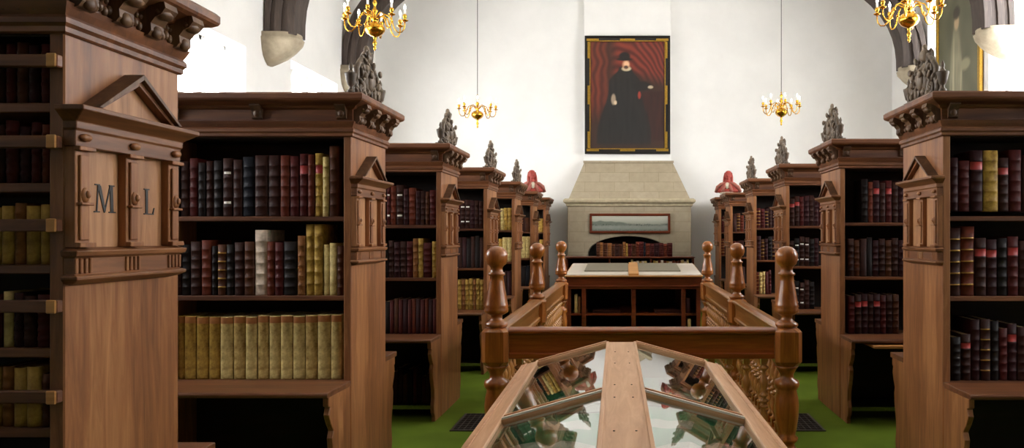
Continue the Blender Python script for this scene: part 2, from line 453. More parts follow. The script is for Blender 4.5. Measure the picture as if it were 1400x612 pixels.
# ------------------------------------------------------------------ fireplace
fp = empty('fireplace', (.05, 16.18, 0), 'stone fireplace with tapering hood beneath the large portrait', 'fireplace')
xa, xb, yf = -1.28, 1.285, -.58
b = MB(); out = [(xa, 0), (-.87, 0), (-.87, 1.1)]
for i in range(1, 20):
    a = PI - PI*i/20; out.append((-.02+.85*math.cos(a), 1.15+.44*math.sin(a)**.8))
out += [(.83, 1.1), (.83, 0), (xb, 0), (xb, 2.22), (xa, 2.22)]
b.prism(out, lambda p, q, t: (p, t, q), yf, yf+.4, COURSED)
b.build('surround', fp, bevel=.01)
b = MB(); b.box(xa, xb, yf+.4, 0, 0, 2.22, IRON); b.build('firebox', fp, label='dark recess of the hearth')
b = MB(); R = []
for e, z in ((0, 2.2), (.03, 2.22), (.03, 2.25), (.075, 2.29), (.085, 2.3), (.085, 2.34), (.05, 2.37)):
    R.append([(xa-e, yf-e, z), (xb+e, yf-e, z), (xb+e, 0, z), (xa-e, 0, z)])
b.loft(R, MANTEL); b.build('mantel', fp)
b = MB(); R = [[(xa+.02, yf+.02, 2.36), (xb-.02, yf+.02, 2.36), (xb-.02, 0, 2.36), (xa+.02, 0, 2.36)],
               [(-.96, -.12, 3.16), (.93, -.12, 3.16), (.93, 0, 3.16), (-.96, 0, 3.16)],
               [(-.98, -.14, 3.16), (.95, -.14, 3.16), (.95, 0, 3.16), (-.98, 0, 3.16)],
               [(-.98, -.14, 3.2), (.95, -.14, 3.2), (.95, 0, 3.2), (-.98, 0, 3.2)]]
b.loft(R, COURSED); b.build('hood', fp)
root = empty('panorama_picture', (-.77, 15.59, 1.65), 'long framed town view on the stone fireplace above the arch', 'picture')
W_, H_, bw = 1.67, .41, .05
b = MB()
for (x0, x1, z0, z1) in ((0, W_, 0, bw), (0, W_, H_-bw, H_), (0, bw, bw, H_-bw), (W_-bw, W_, bw, H_-bw)): b.box(x0, x1, -.04, 0, z0, z1, WT)
b.build('frame', root, bevel=.008)
cv = painted('canvas', W_-2*bw, H_-2*bw, 140, 30, panorama, PM, root); cv.location = (bw, -.02, bw)

# ------------------------------------------------------------------ bookcases
D = .64
def urn_prof(s=1):
    return [(.0, 0), (.032, 0), (.032, .02), (.018, .03), (.014, .05), (.03, .065), (.04, .1), (.046, .13), (.05, .14), (.05, .155), (.03, .16), (.02, .17), (.012, .185), (.018, .2), (.016, .215), (.004, .24), (0, .245)]
def scroll(b, c, r0, turns, m, rad=.012, flip=1, plane='YZ', ph=0):
    pts = []; rr = []
    for i in range(26):
        t = i/25; a = ph+flip*turns*2*PI*t; r = r0*(1-.8*t)
        pts.append((c[0], c[1]+r*math.cos(a), c[2]+r*math.sin(a))); rr.append(rad*(1-.4*t))
    b.tube(pts, rr, m, 6)
def make_crest(parent, sx):
    u = -.0; zc = 2.44; cx = sx*.02; cy = D/2
    b = MB()
    rc = random.Random(5)
    b.box(cx-.055, cx+.055, cy-.215, cy+.215, zc, zc+.03, WC)
    b.ell((cx, cy, zc+.15), (.04, .075, .105), WC); b.ell((cx-sx*.025, cy, zc+.15), (.03, .05, .075), WC)
    for f in (-1, 1):
        for q in (-1, 1):
            scroll(b, (cx+q*.015, cy+f*.14, zc+.075), .05, 1.4, WC, .017, f, ph=PI/2)
            scroll(b, (cx+q*.015, cy+f*.125, zc+.18), .048, 1.4, WC, .015, -f, ph=-PI/2)
        scroll(b, (cx, cy+f*.06, zc+.265), .04, 1.2, WC, .014, f, ph=-PI/2)
        b.tube([(cx, cy+f*.2, zc+.02), (cx, cy+f*.195, zc+.08), (cx, cy+f*.17, zc+.13), (cx, cy+f*.18, zc+.19), (cx, cy+f*.13, zc+.24), (cx, cy+f*.05, zc+.3)], [.022, .018, .018, .02, .018, .014], WC, 6)
        for q in range(14):   # leaves along the outline
            t = q/13; yy = .2-.17*t**1.3; zz = .05+.27*t
            an = rc.uniform(-.6, .6)
            b.ell((cx+rc.uniform(-.03, .03), cy+f*(yy+rc.uniform(-.015, .02)), zc+zz), (.014, .014, .03), WC, 7, 5, Matrix.Rotation(-f*(.9-.6*t)+an, 3, 'X'))
        for q in range(8):
            b.ell((cx-sx*rc.uniform(.02, .045), cy+f*rc.uniform(.03, .15), zc+rc.uniform(.04, .22)), (.014, .02, .024), WC, 7, 5, Matrix.Rotation(rc.uniform(-1, 1), 3, 'X'))
    b.ell((cx, cy, zc+.3), (.035, .042, .045), WC, 10, 6); b.ell((cx, cy, zc+.345), (.02, .022, .03), WC, 8, 6)
    for q in (-1, 0, 1): b.ell((cx-sx*.045, cy+q*.025, zc+.16+.03*abs(q)), (.014, .012, .018), WC, 6, 4)
    cr = b.build('crest', parent)
    for f in (-1, 1):
        b = MB(); b.box(cx-.035, cx+.035, cy+f*.27-.04, cy+f*.27+.045, zc, zc+.02, WC)
        b.lathe([(r*.72, z*.78) for r, z in urn_prof()], (cx, cy+f*.27, zc+.02), WC, 12); b.build('urn', cr)
def make_panel(parent, sx, letters=False):
    """carved board with pediment, on the aisle face (the face u=0); local aisle direction = -sx"""
    a = -sx
    def X(e): return a*e
    y0, y1 = -.004, .512
    zb, zt = (1.452, 1.988) if letters else (1.42, 1.962)      # foot and head of the whole frame
    z0, z1 = zb+.05, zt-.07
    b = MB(); b.box(X(0), X(.006), y0+.03, y1-.03, z0, z1, WN); pf = b.build('notice_panel', parent)
    b = MB(); R = []
    for e, z in ((.036, z1-.055), (.036, z1-.008), (.042, z1-.004), (.042, z1+.018), (.06, z1+.03), (.078, z1+.042), (.085, z1+.046), (.085, z1+.06), (0, z1+.07)):
        q = (e-.036)*.75; R.append([(X(0), y0-q, z), (X(e), y0-q, z), (X(e), y1+q, z), (X(0), y1+q, z)])
    b.loft(R, WY); b.build('entablature', pf, bevel=.002)
    b = MB(); R = []
    for e, z in ((.0, 0), (.03, .008), (.05, .018), (.05, .028), (.032, .033), (.032, .083), (.048, .088), (.052, .103), (.02, .113)):
        q = (e-.032)*.75; z += zb; R.append([(X(0), y0-q, z), (X(e), y0-q, z), (X(e), y1+q, z), (X(0), y1+q, z)])
    b.loft(R, WY)
    YP = (.03, .254, .478)
    for cy_ in YP:
        for k in range(4): b.box(X(.03), X(.038), cy_-.035+k*.02, cy_-.024+k*.02, zb+.036, zb+.081, WZ)
    b.build('base_rail', pf, bevel=.002)
    zm = (zb+zt)/2+.0
    for cy_ in YP:
        b = MB(); b.box(X(.0), X(.032), cy_-.03, cy_+.03, zb+.113, z1-.055, WZ)
        b.box(X(.032), X(.04), cy_-.018, cy_+.018, zb+.135, z1-.08, WZ)
        b.box(X(.03), X(.05), cy_-.034, cy_+.034, z1-.067, z1-.055, WZ); b.box(X(.03), X(.05), cy_-.034, cy_+.034, zb+.113, zb+.128, WZ)
        b.ell((X(.038), cy_, zm), (.012, .018, .024), WZ, 10, 6); b.box(X(.03), X(.05), cy_-.026, cy_+.026, zm-.03, zm-.022, WZ)
        b.ell((X(.048), cy_, zm+.002), (.009, .01, .012), WZ, 8, 5)
        b.ell((X(.042), cy_, z1-.028), (.012, .024, .012), WZ, 8, 5)
        b.build('pilaster', pf, bevel=.002)
    # pediment
    zp = z1+.068; c = (y0+y1)/2+.01; hw = .175; hh = .115
    b = MB(); b.prism([(c-hw, zp), (c+hw, zp), (c, zp+hh)], lambda p, q, t: (t, p, q), X(0), X(.02), WN)
    for f in (-1, 1):
        e = [(c+f*(hw+.03), zp), (c+f*(hw+.0), zp), (c, zp+hh-.012), (c, zp+hh+.022)]
        b.prism(e, lambda p, q, t: (t, p, q), X(0), X(.05), WY)
        e = [(c+f*(hw+.035), zp), (c+f*(hw+.018), zp), (c, zp+hh+.008), (c, zp+hh+.026)]
        b.prism(e, lambda p, q, t: (t, p, q), X(0), X(.066), WD)
    b.build('pediment', pf, bevel=.001)
    if letters:
        def ltr(polys, oy, oz):
            b = MB()
            for p in polys: b.prism([(oy+q, oz+r) for q, r in p], lambda p_, q_, t: (t, p_, q_), X(.006), X(.0085), LETTER)
            b.build('letter', pf)
        h = .088
        M = [[(.0, 0), (.026, 0), (.026, .004), (0, .004)], [(.010, .004), (.015, .004), (.021, h-.004), (.016, h-.004)],
             [(.004, h-.004), (.026, h-.004), (.026, h), (.004, h)], [(.016, h-.004), (.030, h-.004), (.052, .006), (.047, 0), (.045, 0)],
             [(.045, 0), (.049, 0), (.075, h-.004), (.070, h-.004)],
             [(.068, h-.004), (.092, h-.004), (.092, h), (.068, h)], [(.071, h-.004), (.084, h-.004), (.088, .004), (.075, .004)],
             [(.067, 0), (.098, 0), (.098, .004), (.067, .004)]]
        ltr(M, .112, 1.672)
        Lp = [[(0, 0), (.052, 0), (.052, .004), (0, .004)], [(.008, .004), (.02, .004), (.02, h-.004), (.008, h-.004)],
              [(0, h-.004), (.028, h-.004), (.028, h), (0, h)], [(.05, 0), (.056, .024), (.053, .024), (.045, .004)]]
        ltr(Lp, .352, 1.672)
def make_bookcase(sx, loc, label, shelves, LEN, divs, letters=False, crest=True):
    global D
    D = .56 if letters else .64
    root = empty('bookcase', loc, label, 'bookcase', 'oak bookcases along the aisle')
    X = lambda u: sx*u
    b = MB(); b.box(X(0), X(.045), 0, D, 0, 2.2, WZ); b.build('end_panel', root, bevel=.004)
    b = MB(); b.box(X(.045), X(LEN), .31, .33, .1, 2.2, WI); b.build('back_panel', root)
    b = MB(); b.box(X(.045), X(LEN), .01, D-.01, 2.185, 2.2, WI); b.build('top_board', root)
    for u in divs:
        b = MB(); b.box(X(u), X(u+.045), .01, .31, .1, 2.185, WZ); b.build('divider', root)
        b = MB(); b.box(X(u), X(u+.045), .33, D-.01, .1, 2.185, WZ); b.build('divider', root)
    bays = [.045] + [u+.045 for u in divs]; ends = divs + [LEN]
    for z in shelves:
        for s0, s1 in zip(bays, ends):
            b = MB(); b.box(X(s0), X(s1), .008, .31, z-.028, z, WX); b.build('shelf', root, bevel=.003)
        b = MB(); b.box(X(.045), X(LEN), .33, D-.01, z-.028, z, WX); b.build('shelf', root)
    # desks: near side and far side
    for (a, c, top) in ((-.355, .31, .735), (.33, D+.25, .775)):
        b = MB(); b.box(X(.045), X(LEN), max(a, .0) if a < 0 else a, c if a < 0 else D, top-.03, top, WX)
        if a < 0: b.box(X(-.0), X(LEN), a+.01, 0, top-.03, top, WX); b.lathe([(.0155, 0), (.0155, LEN)] if sx > 0 else [(.0155, -LEN), (.0155, 0)], (0, a+.01, top-.015), WX, 10, 'X')
        else: b.box(X(0), X(LEN), D, c, top-.035, top, WX)
        b.build('desk', root, bevel=.003)
    def bracket(f, w, top):
        pr = [(0, top), (w, top), (w, top-.05), (w*.93, top-.06), (w*.98, top-.1), (w*.9, top-.15), (w*.78, top-.2), (w*.84, top-.24), (w*.8, top-.32), (w*.68, top-.42), (w*.66, top-.5), (w*.72, top-.56), (w*.7, top-.62), (w*.6, top-.66), (w*.6, .0), (0, .0)]
        return [((-p if f < 0 else D+p), q) for p, q in pr]
    for u in [.0] + divs:
        b = MB(); b.prism(bracket(-1, .33, .705), lambda p, q, t: (t, p, q), X(u+.004), X(u+.036), WZ); b.build('desk_bracket', root, bevel=.003)
        b = MB(); b.prism(bracket(1, .22, .74), lambda p, q, t: (t, p, q), X(u+.004), X(u+.036), WZ); b.build('desk_bracket', root, bevel=.003)
    b = MB(); b.box(X(.045), X(LEN), 0.0, .31, .065, .1, WI); b.box(X(.045), X(LEN), -.03, 0, .07, .1, GREENEDGE); b.build('bottom_board', root, label='bottom board with green edge')
    # cornice
    b = MB(); R = []
    for o, z in ((.006, 2.19), (.012, 2.195), (.012, 2.21), (.02, 2.22), (.02, 2.235), (.012, 2.245), (.022, 2.265), (.028, 2.28), (.012, 2.285), (.012, 2.35), (.03, 2.358), (.04, 2.37), (.08, 2.385), (.095, 2.395), (.1, 2.405), (.1, 2.43), (.09, 2.44)):
        R.append([(X(-o), -o, z), (X(LEN), -o, z), (X(LEN), D+o, z), (X(-o), D+o, z)])
    b.loft(R, WX); co = b.build('cornice', root)
    b = MB()  # carved leaf run on the end frieze
    n = 26
    for k in range(n):
        y = .01+(D-.02)*(k+.5)/n
        b.ell((X(-.016), y, 2.30+.008*(k % 2)), (.012, .011, .016), WD, 6, 5); b.ell((X(-.014), y+.01, 2.335), (.01, .008, .01), WD, 6, 4)
    b.box(X(0.0), X(1.02), -.0135, -.008, 2.255, 2.268, WD)
    for k in range(22):
        u = .03+k*.045; b.ell((X(u), -.013, 2.262), (.011, .008, .009), WD, 6, 4)
    b.build('carved_frieze', co)
    for yy in (.04, D*.36, D*.64, D-.04):
        b = MB(); pr = [(0, 2.385), (.085, 2.385), (.09, 2.365), (.075, 2.345), (.055, 2.335), (.04, 2.315), (.042, 2.29), (.03, 2.275), (.012, 2.27), (0, 2.27)]
        b.prism(pr, lambda p, q, t: (X(-.008-p), t, q), yy-.035, yy+.035, WD)
        b.ell((X(-.07), yy, 2.352), (.025, .042, .02), WD, 8, 6); b.ell((X(-.045), yy, 2.29), (.016, .026, .022), WD, 8, 6)
        b.build('console', co)
    for uu in (.05, .55, 1.05):
        if uu > LEN: continue
        b = MB(); b.prism([(0, 2.385), (.05, 2.385), (.05, 2.37), (.025, 2.34), (.02, 2.3), (0, 2.29)], lambda p, q, t: (t, -.01-p, q), X(uu-.03), X(uu+.03), WD)
        b.ell((X(uu), -.03, 2.325), (.022, .012, .022), WD, 8, 5); b.build('console', co)
    make_panel(root, sx, letters)
    if crest: make_crest(root, sx)
    return root
XA, XB = -1.646, 1.87
STD = [1.24, 1.715]
NEARY = {'L1': 2.2, 'L2': 4.49, 'L3': 6.67, 'L4': 8.87, 'L5': 11.05, 'L6': 13.15, 'L7': 15.2,
         'R1': 4.45, 'R2': 6.6, 'R3': 8.85, 'R4': 11.1, 'R5': 13.6, 'R6': 15.25}
PLACE = {'L1': 'bookcase lettered M L', 'L2': 'second left bookcase', 'L3': 'third left bookcase', 'L4': 'fourth left bookcase', 'L5': 'fifth left bookcase',
         'L6': 'left bookcase under red bust', 'L7': 'last left bookcase', 'R1': 'nearest right bookcase', 'R2': 'second right bookcase', 'R3': 'third right bookcase',
         'R4': 'fourth right bookcase', 'R5': 'right bookcase under red bust', 'R6': 'last right bookcase'}
BLAB = {'L1': 'nearest oak bookcase, end panel lettered M L, narrow railed shelves',
        'L2': 'second oak bookcase on the left, with a row of cream vellum folios',
        'L3': 'third oak bookcase on the left, thin dark red volumes on its lower shelf',
        'L4': 'fourth oak bookcase on the left, yellow books on its lower shelf, beside the newel',
        'L5': 'fifth oak bookcase on the left, half hidden behind the near left newel',
        'L6': 'sixth oak bookcase on the left, with the red bust on top',
        'L7': 'last oak bookcase on the left, against the back wall behind the red bust',
        'R1': 'nearest oak bookcase on the right, one wide yellow book on its top shelf',
        'R2': 'second oak bookcase on the right, with a pulled-out yellow wooden slip',
        'R3': 'third oak bookcase on the right, behind the near right newel',
        'R4': 'fourth oak bookcase on the right, between the near and middle right newels',
        'R5': 'fifth oak bookcase on the right, with the red bust on top',
        'R6': 'last oak bookcase on the right, against the back wall behind the red bust'}
ZSC = {'L3': .988, 'L4': .983, 'L5': .98, 'L6': .972, 'L7': .972, 'R5': .975, 'R6': .975}
L1S = [.28, .52, .755+.04, 1.035, 1.27, 1.515, 1.755, 1.99]
proto = {}
for k, y in NEARY.items():
    left = k[0] == 'L'; sx = -1 if left else 1; x = XA if left else XB
    if k == 'L1':
        r = make_bookcase(sx, (x, y, 0), BLAB[k], [1.035, 1.27, 1.515, 1.755, 1.99], 3.72, [1.1, 2.2], letters=True)
        for z in (.9, 1.133, 1.395, 1.63, 1.872, 2.107):
            b = MB(); b.box(sx*.0, sx*1.1, -.028, -.004, z-.018, z+.018, WX); b.box(sx*-.0, sx*.03, -.034, -.028, z-.02, z+.02, WL)
            b.build('book_rail', r, bevel=.003, label='rail across the books')
    elif k in ('L6', 'L7', 'R5', 'R6'):
        r = make_bookcase(sx, (x, y, 0), BLAB[k], STD, 1.2, [], crest=False)
    elif (sx in proto):
        r = copy_tree(proto[sx]); r.location = (x, y, 0); r['label'] = BLAB[k]
    else:
        r = make_bookcase(sx, (x, y, 0), BLAB[k], STD, 3.72 if left else 3.8, [1.1, 2.2]); proto[sx] = r
    r.scale.z = ZSC.get(k, 1)
    if k == 'R2':
        b = MB(); b.box(.17, 1.08, -.4, -.1, .668, .692, WL); b.build('pull_out_slip', r, bevel=.003, label='yellow pulled-out wooden slip')
    # green shelf-end cap blocks seen at the shelf ends
bpy.context.view_layer.update()

# ------------------------------------------------------------------ books
ORD = ['', 'first', 'second', 'third', 'fourth', 'fifth', 'sixth', 'seventh', 'eighth', 'ninth', 'tenth', 'eleventh', 'twelfth', 'thirteenth', 'fourteenth', 'fifteenth', 'sixteenth', 'seventeenth', 'eighteenth', 'nineteenth', 'twentieth']
def book(x, y, z, w, h, d, ck, style, near, label, group, lean=0):
    words, lm = BOOKC[ck]
    b = MB(); k = b.mi(lm)
    nb = 5
    levels = [(0, 0, lm), (.012, 0, lm)]
    for i in range(1, nb+1):
        zc_ = h*i/(nb+1)
        rb = .0035 if style != 'plain' and style != 'vellum' else 0
        bm_ = GILTL if style == 'gilt' else lm
        if rb:
            levels += [(zc_-.007, 0, lm), (zc_-.004, rb, bm_), (zc_+.004, rb, bm_), (zc_+.007, 0, lm)]
    if style == 'vellum': levels += [(h*.06, 0, lm), (h*.885, 0, lm), (h*.887, .0006, LBLM), (h*.985, .0006, LBLM)]
    levels += [(h, 0, lm)]
    levels.sort(key=lambda t: t[0])
    def ring(zz, e, full=True):
        pts = []
        for i in range(7):
            a = PI*i/6; pts.append((x-w/2*math.cos(a)*.999, y+.012-(.012+e)*math.sin(a), z+zz))
        pts += [(x+w/2, y+d, z+zz), (x-w/2, y+d, z+zz)]
        return pts
    rings = [ring(a, e) for a, e, _ in levels]
    V = [[b.bm.verts.new(p) for p in r] for r in rings]
    for j in range(len(V)-1):
        n = len(V[j])
        # a colour band runs from a level with its own material to the next one
        mm = lm
        if style == 'gilt' and levels[j][2] is GILTL and levels[j+1][2] is GILTL: mm = GILTL
        if style == 'vellum' and levels[j][2] is LBLM and levels[j+1][2] is LBLM: mm = LBLM
        if style == 'redlabel' and levels[j][0] > h*.62 and levels[j+1][0] < h*.86: mm = REDL
        if style == 'redlabel' and mm is REDL and levels[j+1][0]-levels[j][0] < .012: mm = lm
        kk = b.mi(mm)
        for i in range(n):
            q = (i+1) % n
            b.face([V[j][i], V[j][q], V[j+1][q], V[j+1][i]], kk if i < 6 else k, i < 6)
    b.face(V[0][::-1], k)
    # board thickness and recessed page block
    t = .003; top = V[-1]
    inner = [b.bm.verts.new((max(x-w/2+t, min(x+w/2-t, p[0])), min(y+d-.001, max(p[1], y+.006)), z+h)) for p in ring(h, 0)]
    deep = [b.bm.verts.new((v.co.x, v.co.y, z+h-.006)) for v in inner]
    for i in range(9):
        q = (i+1) % 9
        b.face([top[i], top[q], inner[q], inner[i]], k); b.face([inner[i], inner[q], deep[q], deep[i]], k)
    if near: b.face(deep, k)
    else: b.face(deep, b.mi(CREAM))
    if lean:
        bmesh.ops.rotate(b.bm, verts=b.bm.verts[:], cent=(x+(w/2 if lean > 0 else -w/2), y, z), matrix=Matrix.Rotation(lean, 3, 'Y'))
    # make the book's own origin its base
    bmesh.ops.translate(b.bm, verts=b.bm.verts[:], vec=(-x, -y, -z))
    o = b.build('book', loc=(x, y, z)); tag(o, label, 'book', group)
    if near and w > .02 and not lean:
        p = MB(); p.box(-w/2+t, w/2-t, .016, d-.004, h-.0055, h-.0045, CREAM); p.build('page_block', o)
    if style == 'tags':
        for zz in (.24, .75):
            p = MB(); R = []
            for q in (-.007, .007):
                R.append([(-w/2*.8*math.cos(PI*i/6), .012-.0145*math.sin(PI*i/6)*1.15, h*zz+q) for i in range(7)])
            p.loft(R, WTAG, False, False, closed=False); p.build('shelf_label', o, label='white label on the spine')
    if style == 'dot':
        pass
    return o
HW = {1: 'short', 2: '', 3: 'tall'}
USED = set()
SHN = {'bot': 'lowest level', 'low': 'desk-level shelf', 'mid': 'middle shelf', 'top': 'top shelf'}
def row(case, shelf, spec, z, pxm, yoff=.035, d=.24, near=False, u0=.05, rowname=None):
    """spec listed from the aisle end outwards: (colour, width, height, style[, gap before])"""
    left = case[0] == 'L'; sx = -1 if left else 1; x0 = XA if left else XB
    u = u0; y = NEARY[case]+yoff
    hs = [s[2] for s in spec]; mean = sum(hs)/len(hs)
    rn = rowname or SHN[shelf]
    end = 'right' if left else 'left'
    for i, s in enumerate(spec):
        ck, w, h, st = s[:4]
        if len(s) > 4: u += s[4]
        size = 'tall ' if h > mean*1.13 else ('short ' if h < mean*.87 else '')
        thick = 'thick ' if w > .062 else ('thin ' if w < .028 else '')
        extra = {'tags': ' with white labels', 'gilt': ' with gilt bands', 'redlabel': ' with red title'}.get(st, '')
        pos = ORD[i+1]+' from the '+end if i else 'nearest the '+end+' end'
        if i == 0: pos = end+'most'
        words = BOOKC[ck][0]
        lab = f"{size}{thick}{words} book{extra}, {pos}, {rn}, {PLACE[case]}"
        if len(lab.replace(',', '').split()) > 16: lab = f"{words} book{extra}, {pos}, {rn}, {PLACE[case]}"
        if len(lab.replace(',', '').split()) > 16: lab = f"{words} book, {pos}, {rn}, {PLACE[case]}"
        lab = lab[0].upper()*0 + lab
        xx = x0+sx*(u+w/2)
        yy = y + random.uniform(0, .008)
        book(xx, yy, z*ZSC.get(case, 1), w-.0015, h, d, ck, st, near, lab, f"books on the {rn} of the {PLACE[case]}")
        u += w
def px(seq, k):  # convert pixel widths and heights to metres
    return [(s[0], s[1]/k, s[2]/k, s[3]) + ((s[4]/k,) if len(s) > 4 else ()) for s in seq]
# --- second left bookcase (228 px per metre), from the right end
k = 228
row('L2', 'top', px([('br', 13, 97, 'ribs', 4), ('cr', 9, 82, 'ribs'), ('ye', 11, 87, 'redlabel'), ('rb', 9, 85, 'ribs'), ('rd', 12, 86, 'redlabel'), ('rd', 13, 83, 'ribs'), ('rb', 13, 84, 'ribs'), ('dk', 17, 84, 'ribs'), ('dk', 18, 84, 'ribs'), ('nv', 17, 82, 'ribs'), ('dk', 13, 78, 'ribs'), ('dk', 14, 80, 'tags'), ('bk', 13, 77, 'ribs'), ('dk', 11, 76, 'ribs'), ('bk', 10, 74, 'ribs'), ('rd', 12, 80, 'ribs'), ('dk', 13, 76, 'ribs'), ('bk', 12, 78, 'ribs')], k), 1.715, k, near=True, u0=.075)
row('L2', 'mid', px([('br', 10, 68, 'ribs'), ('cr', 10, 72, 'plain'), ('cr', 9, 70, 'plain'), ('ye', 12, 98, 'ribs'), ('ye', 12, 98, 'ribs'), ('tn', 11, 82, 'ribs'), ('bk', 19, 74, 'ribs'), ('rd', 12, 73, 'ribs'), ('rb', 11, 74, 'ribs'), ('wh', 17, 90, 'ribs'), ('br', 14, 74, 'ribs'), ('dk', 14, 73, 'ribs'), ('bk', 11, 70, 'ribs'), ('br', 12, 70, 'gilt'), ('bk', 8, 68, 'ribs'), ('rb', 14, 76, 'ribs'), ('dk', 15, 74, 'ribs'), ('bk', 12, 70, 'ribs'), ('dk', 10, 70, 'ribs')], k), 1.24, k, near=True, u0=.06)
row('L2', 'low', px([('cr', 15, 89, 'vellum'), ('cr', 18, 89, 'vellum'), ('ov', 17, 88, 'vellum'), ('cr', 17, 87, 'vellum'), ('cr', 17, 88, 'vellum'), ('cr', 16, 87, 'vellum'), ('ov', 16, 88, 'vellum'), ('cr', 16, 86, 'vellum'), ('ov', 17, 87, 'vellum'), ('cr', 18, 86, 'vellum'), ('ye', 16, 86, 'vellum'), ('ye', 17, 86, 'vellum'), ('ye', 16, 87, 'vellum'), ('ye', 10, 87, 'vellum')], k), .735, k, near=True, u0=.075)
# --- third left (154 px per metre)
k = 154
row('L3', 'top', px([('rd', 9, 48, 'ribs', 1), ('br', 6, 46, 'ribs'), ('dk', 7, 47, 'ribs'), ('mr', 6, 47, 'ribs'), ('rb', 10, 51, 'ribs'), ('mr', 7, 50, 'ribs'), ('dk', 10, 55, 'tags'), ('rb', 8, 54, 'ribs'), ('rd', 5, 55, 'tags'), ('dk', 8, 50, 'ribs'), ('bk', 8, 50, 'ribs')], k), 1.715, k, near=True)
row('L3', 'mid', px([('ye', 7, 50, 'ribs'), ('rd', 12, 48, 'ribs'), ('ye', 7, 54, 'ribs'), ('tn', 7, 54, 'ribs'), ('rd', 9, 50, 'ribs'), ('dk', 9, 50, 'ribs'), ('mr', 8, 49, 'ribs'), ('dk', 8, 51, 'ribs'), ('bk', 8, 48, 'ribs'), ('dk', 8, 50, 'ribs')], k), 1.24, k, near=True)
row('L3', 'low', px([('rd', 6, 48, 'plain'), ('mr', 6, 47, 'plain'), ('rb', 5, 48, 'plain'), ('rd', 6, 47, 'plain'), ('mr', 6, 48, 'plain'), ('rb', 6, 48, 'plain'), ('rd', 5, 47, 'plain'), ('mr', 7, 48, 'plain'), ('rd', 6, 47, 'plain'), ('br', 6, 48, 'plain'), ('rd', 6, 46, 'plain'), ('bk', 8, 44, 'plain')], k), .735, k, near=True)
row('L3', 'bot', px([('dk', 6, 42, 'plain', 9), ('rd', 6, 38, 'plain'), ('dk', 7, 44, 'plain'), ('rb', 5, 50, 'plain'), ('bk', 8, 48, 'plain'), ('br', 6, 40, 'plain'), ('dk', 7, 50, 'plain'), ('mr', 8, 44, 'plain'), ('bk', 9, 40, 'plain')], k), .1, k)
# --- random dark rows
def rnd(n, cols, w0, w1, h0, h1, styles=('ribs', 'ribs', 'plain', 'gilt'), gap=0):
    o = []
    for i in range(n):
        e = (random.choice(cols), random.uniform(w0, w1), random.uniform(h0, h1), random.choice(styles))
        if i == 0 and gap: e += (gap,)
        o.append(e)
    return o
DK = ['dk', 'dk', 'bk', 'mr', 'rd', 'br', 'dk']
row('L4', 'top', [('dk', .05, .32, 'ribs', .01), ('dk', .05, .33, 'ribs'), ('mr', .05, .33, 'ribs'), ('dk', .06, .34, 'tags'), ('dk', .06, .34, 'tags'), ('rd', .05, .32, 'ribs')], 1.715, 0)
row('L4', 'mid', [('dk', .05, .36, 'plain'), ('bk', .055, .38, 'plain'), ('dk', .05, .37, 'plain'), ('bk', .05, .35, 'plain'), ('mr', .05, .36, 'plain'), ('dk', .05, .36, 'plain')], 1.24, 0)
row('L4', 'low', [('ye', .045, .36, 'ribs'), ('ye', .045, .37, 'ribs'), ('tn', .04, .36, 'ribs'), ('ye', .045, .37, 'ribs'), ('ye', .045, .36, 'ribs'), ('tn', .045, .36, 'ribs'), ('ye', .045, .36, 'ribs')], .735, 0)
row('L5', 'top', [('ye', .06, .33, 'ribs'), ('ye', .06, .33, 'ribs'), ('cr', .05, .32, 'ribs'), ('tn', .05, .3, 'ribs')], 1.715, 0)
row('L5', 'mid', [('cr', .07, .36, 'plain'), ('cr', .07, .36, 'plain'), ('ye', .06, .34, 'plain'), ('br', .06, .3, 'plain')], 1.24, 0)
row('L5', 'low', [('mr', .07, .36, 'plain'), ('dk', .07, .36, 'plain'), ('bk', .06, .34, 'plain'), ('br', .06, .3, 'plain')], .735, 0)
row('L6', 'top', [('br', .09, .25, 'plain'), ('dk', .08, .24, 'plain')], 1.715, 0)
row('L6', 'mid', [('cr', .08, .38, 'plain'), ('cr', .08, .38, 'plain'), ('wh', .07, .37, 'plain')], 1.24, 0)
row('L6', 'low', [('nv', .08, .36, 'plain'), ('bk', .08, .35, 'plain'), ('nv', .07, .37, 'plain')], .735, 0)
row('L7', 'top', [('ye', .1, .28, 'plain'), ('br', .08, .24, 'plain')], 1.715, 0)
row('L7', 'mid', [('ye', .08, .32, 'plain'), ('mr', .08, .38, 'plain')], 1.24, 0)
# --- nearest left bookcase: small books behind rails; 462 px per metre
def small(cols): return [(c, w/462, h/462, 'plain' if c in ('ye', 'cr') else 'ribs') for c, w, h in cols]
k = 462
rn = ['shelf behind top rail', 'shelf behind second rail', 'shelf behind third rail', 'shelf behind fourth rail', 'shelf behind fifth rail', 'shelf behind sixth rail']
row('L1', 'top', small([('rd', 18, 82), ('mr', 15, 80), ('br', 17, 84), ('rd', 15, 82), ('dk', 17, 82)]), 1.99, k, .02, .15, True, .055, rn[0])
row('L1', 'top', small([('mr', 18, 60), ('rd', 16, 62), ('br', 18, 58), ('mr', 15, 62), ('dk', 17, 60)]), 1.755, k, .02, .15, True, .055, rn[1]) if False else None
def l1row(z, seq, r): row('L1', 'top', small(seq), z, k, .02, .15, True, .055, rn[r])
l1row(1.755, [('rb', 15, 80), ('rd', 17, 84), ('mr', 16, 78), ('rd', 18, 86), ('dk', 16, 80)], 1)
l1row(1.515, [('ye', 17, 82), ('ye', 20, 80), ('tn', 16, 84), ('ye', 18, 80), ('ye', 15, 78)], 2)
l1row(1.27, [('rd', 22, 72), ('dk', 18, 70), ('mr', 16, 74), ('cr', 13, 76), ('rd', 16, 72)], 3)
l1row(1.035, [('br', 16, 72), ('ye', 20, 82), ('ye', 19, 80), ('tn', 17, 82), ('ye', 16, 80)], 4)
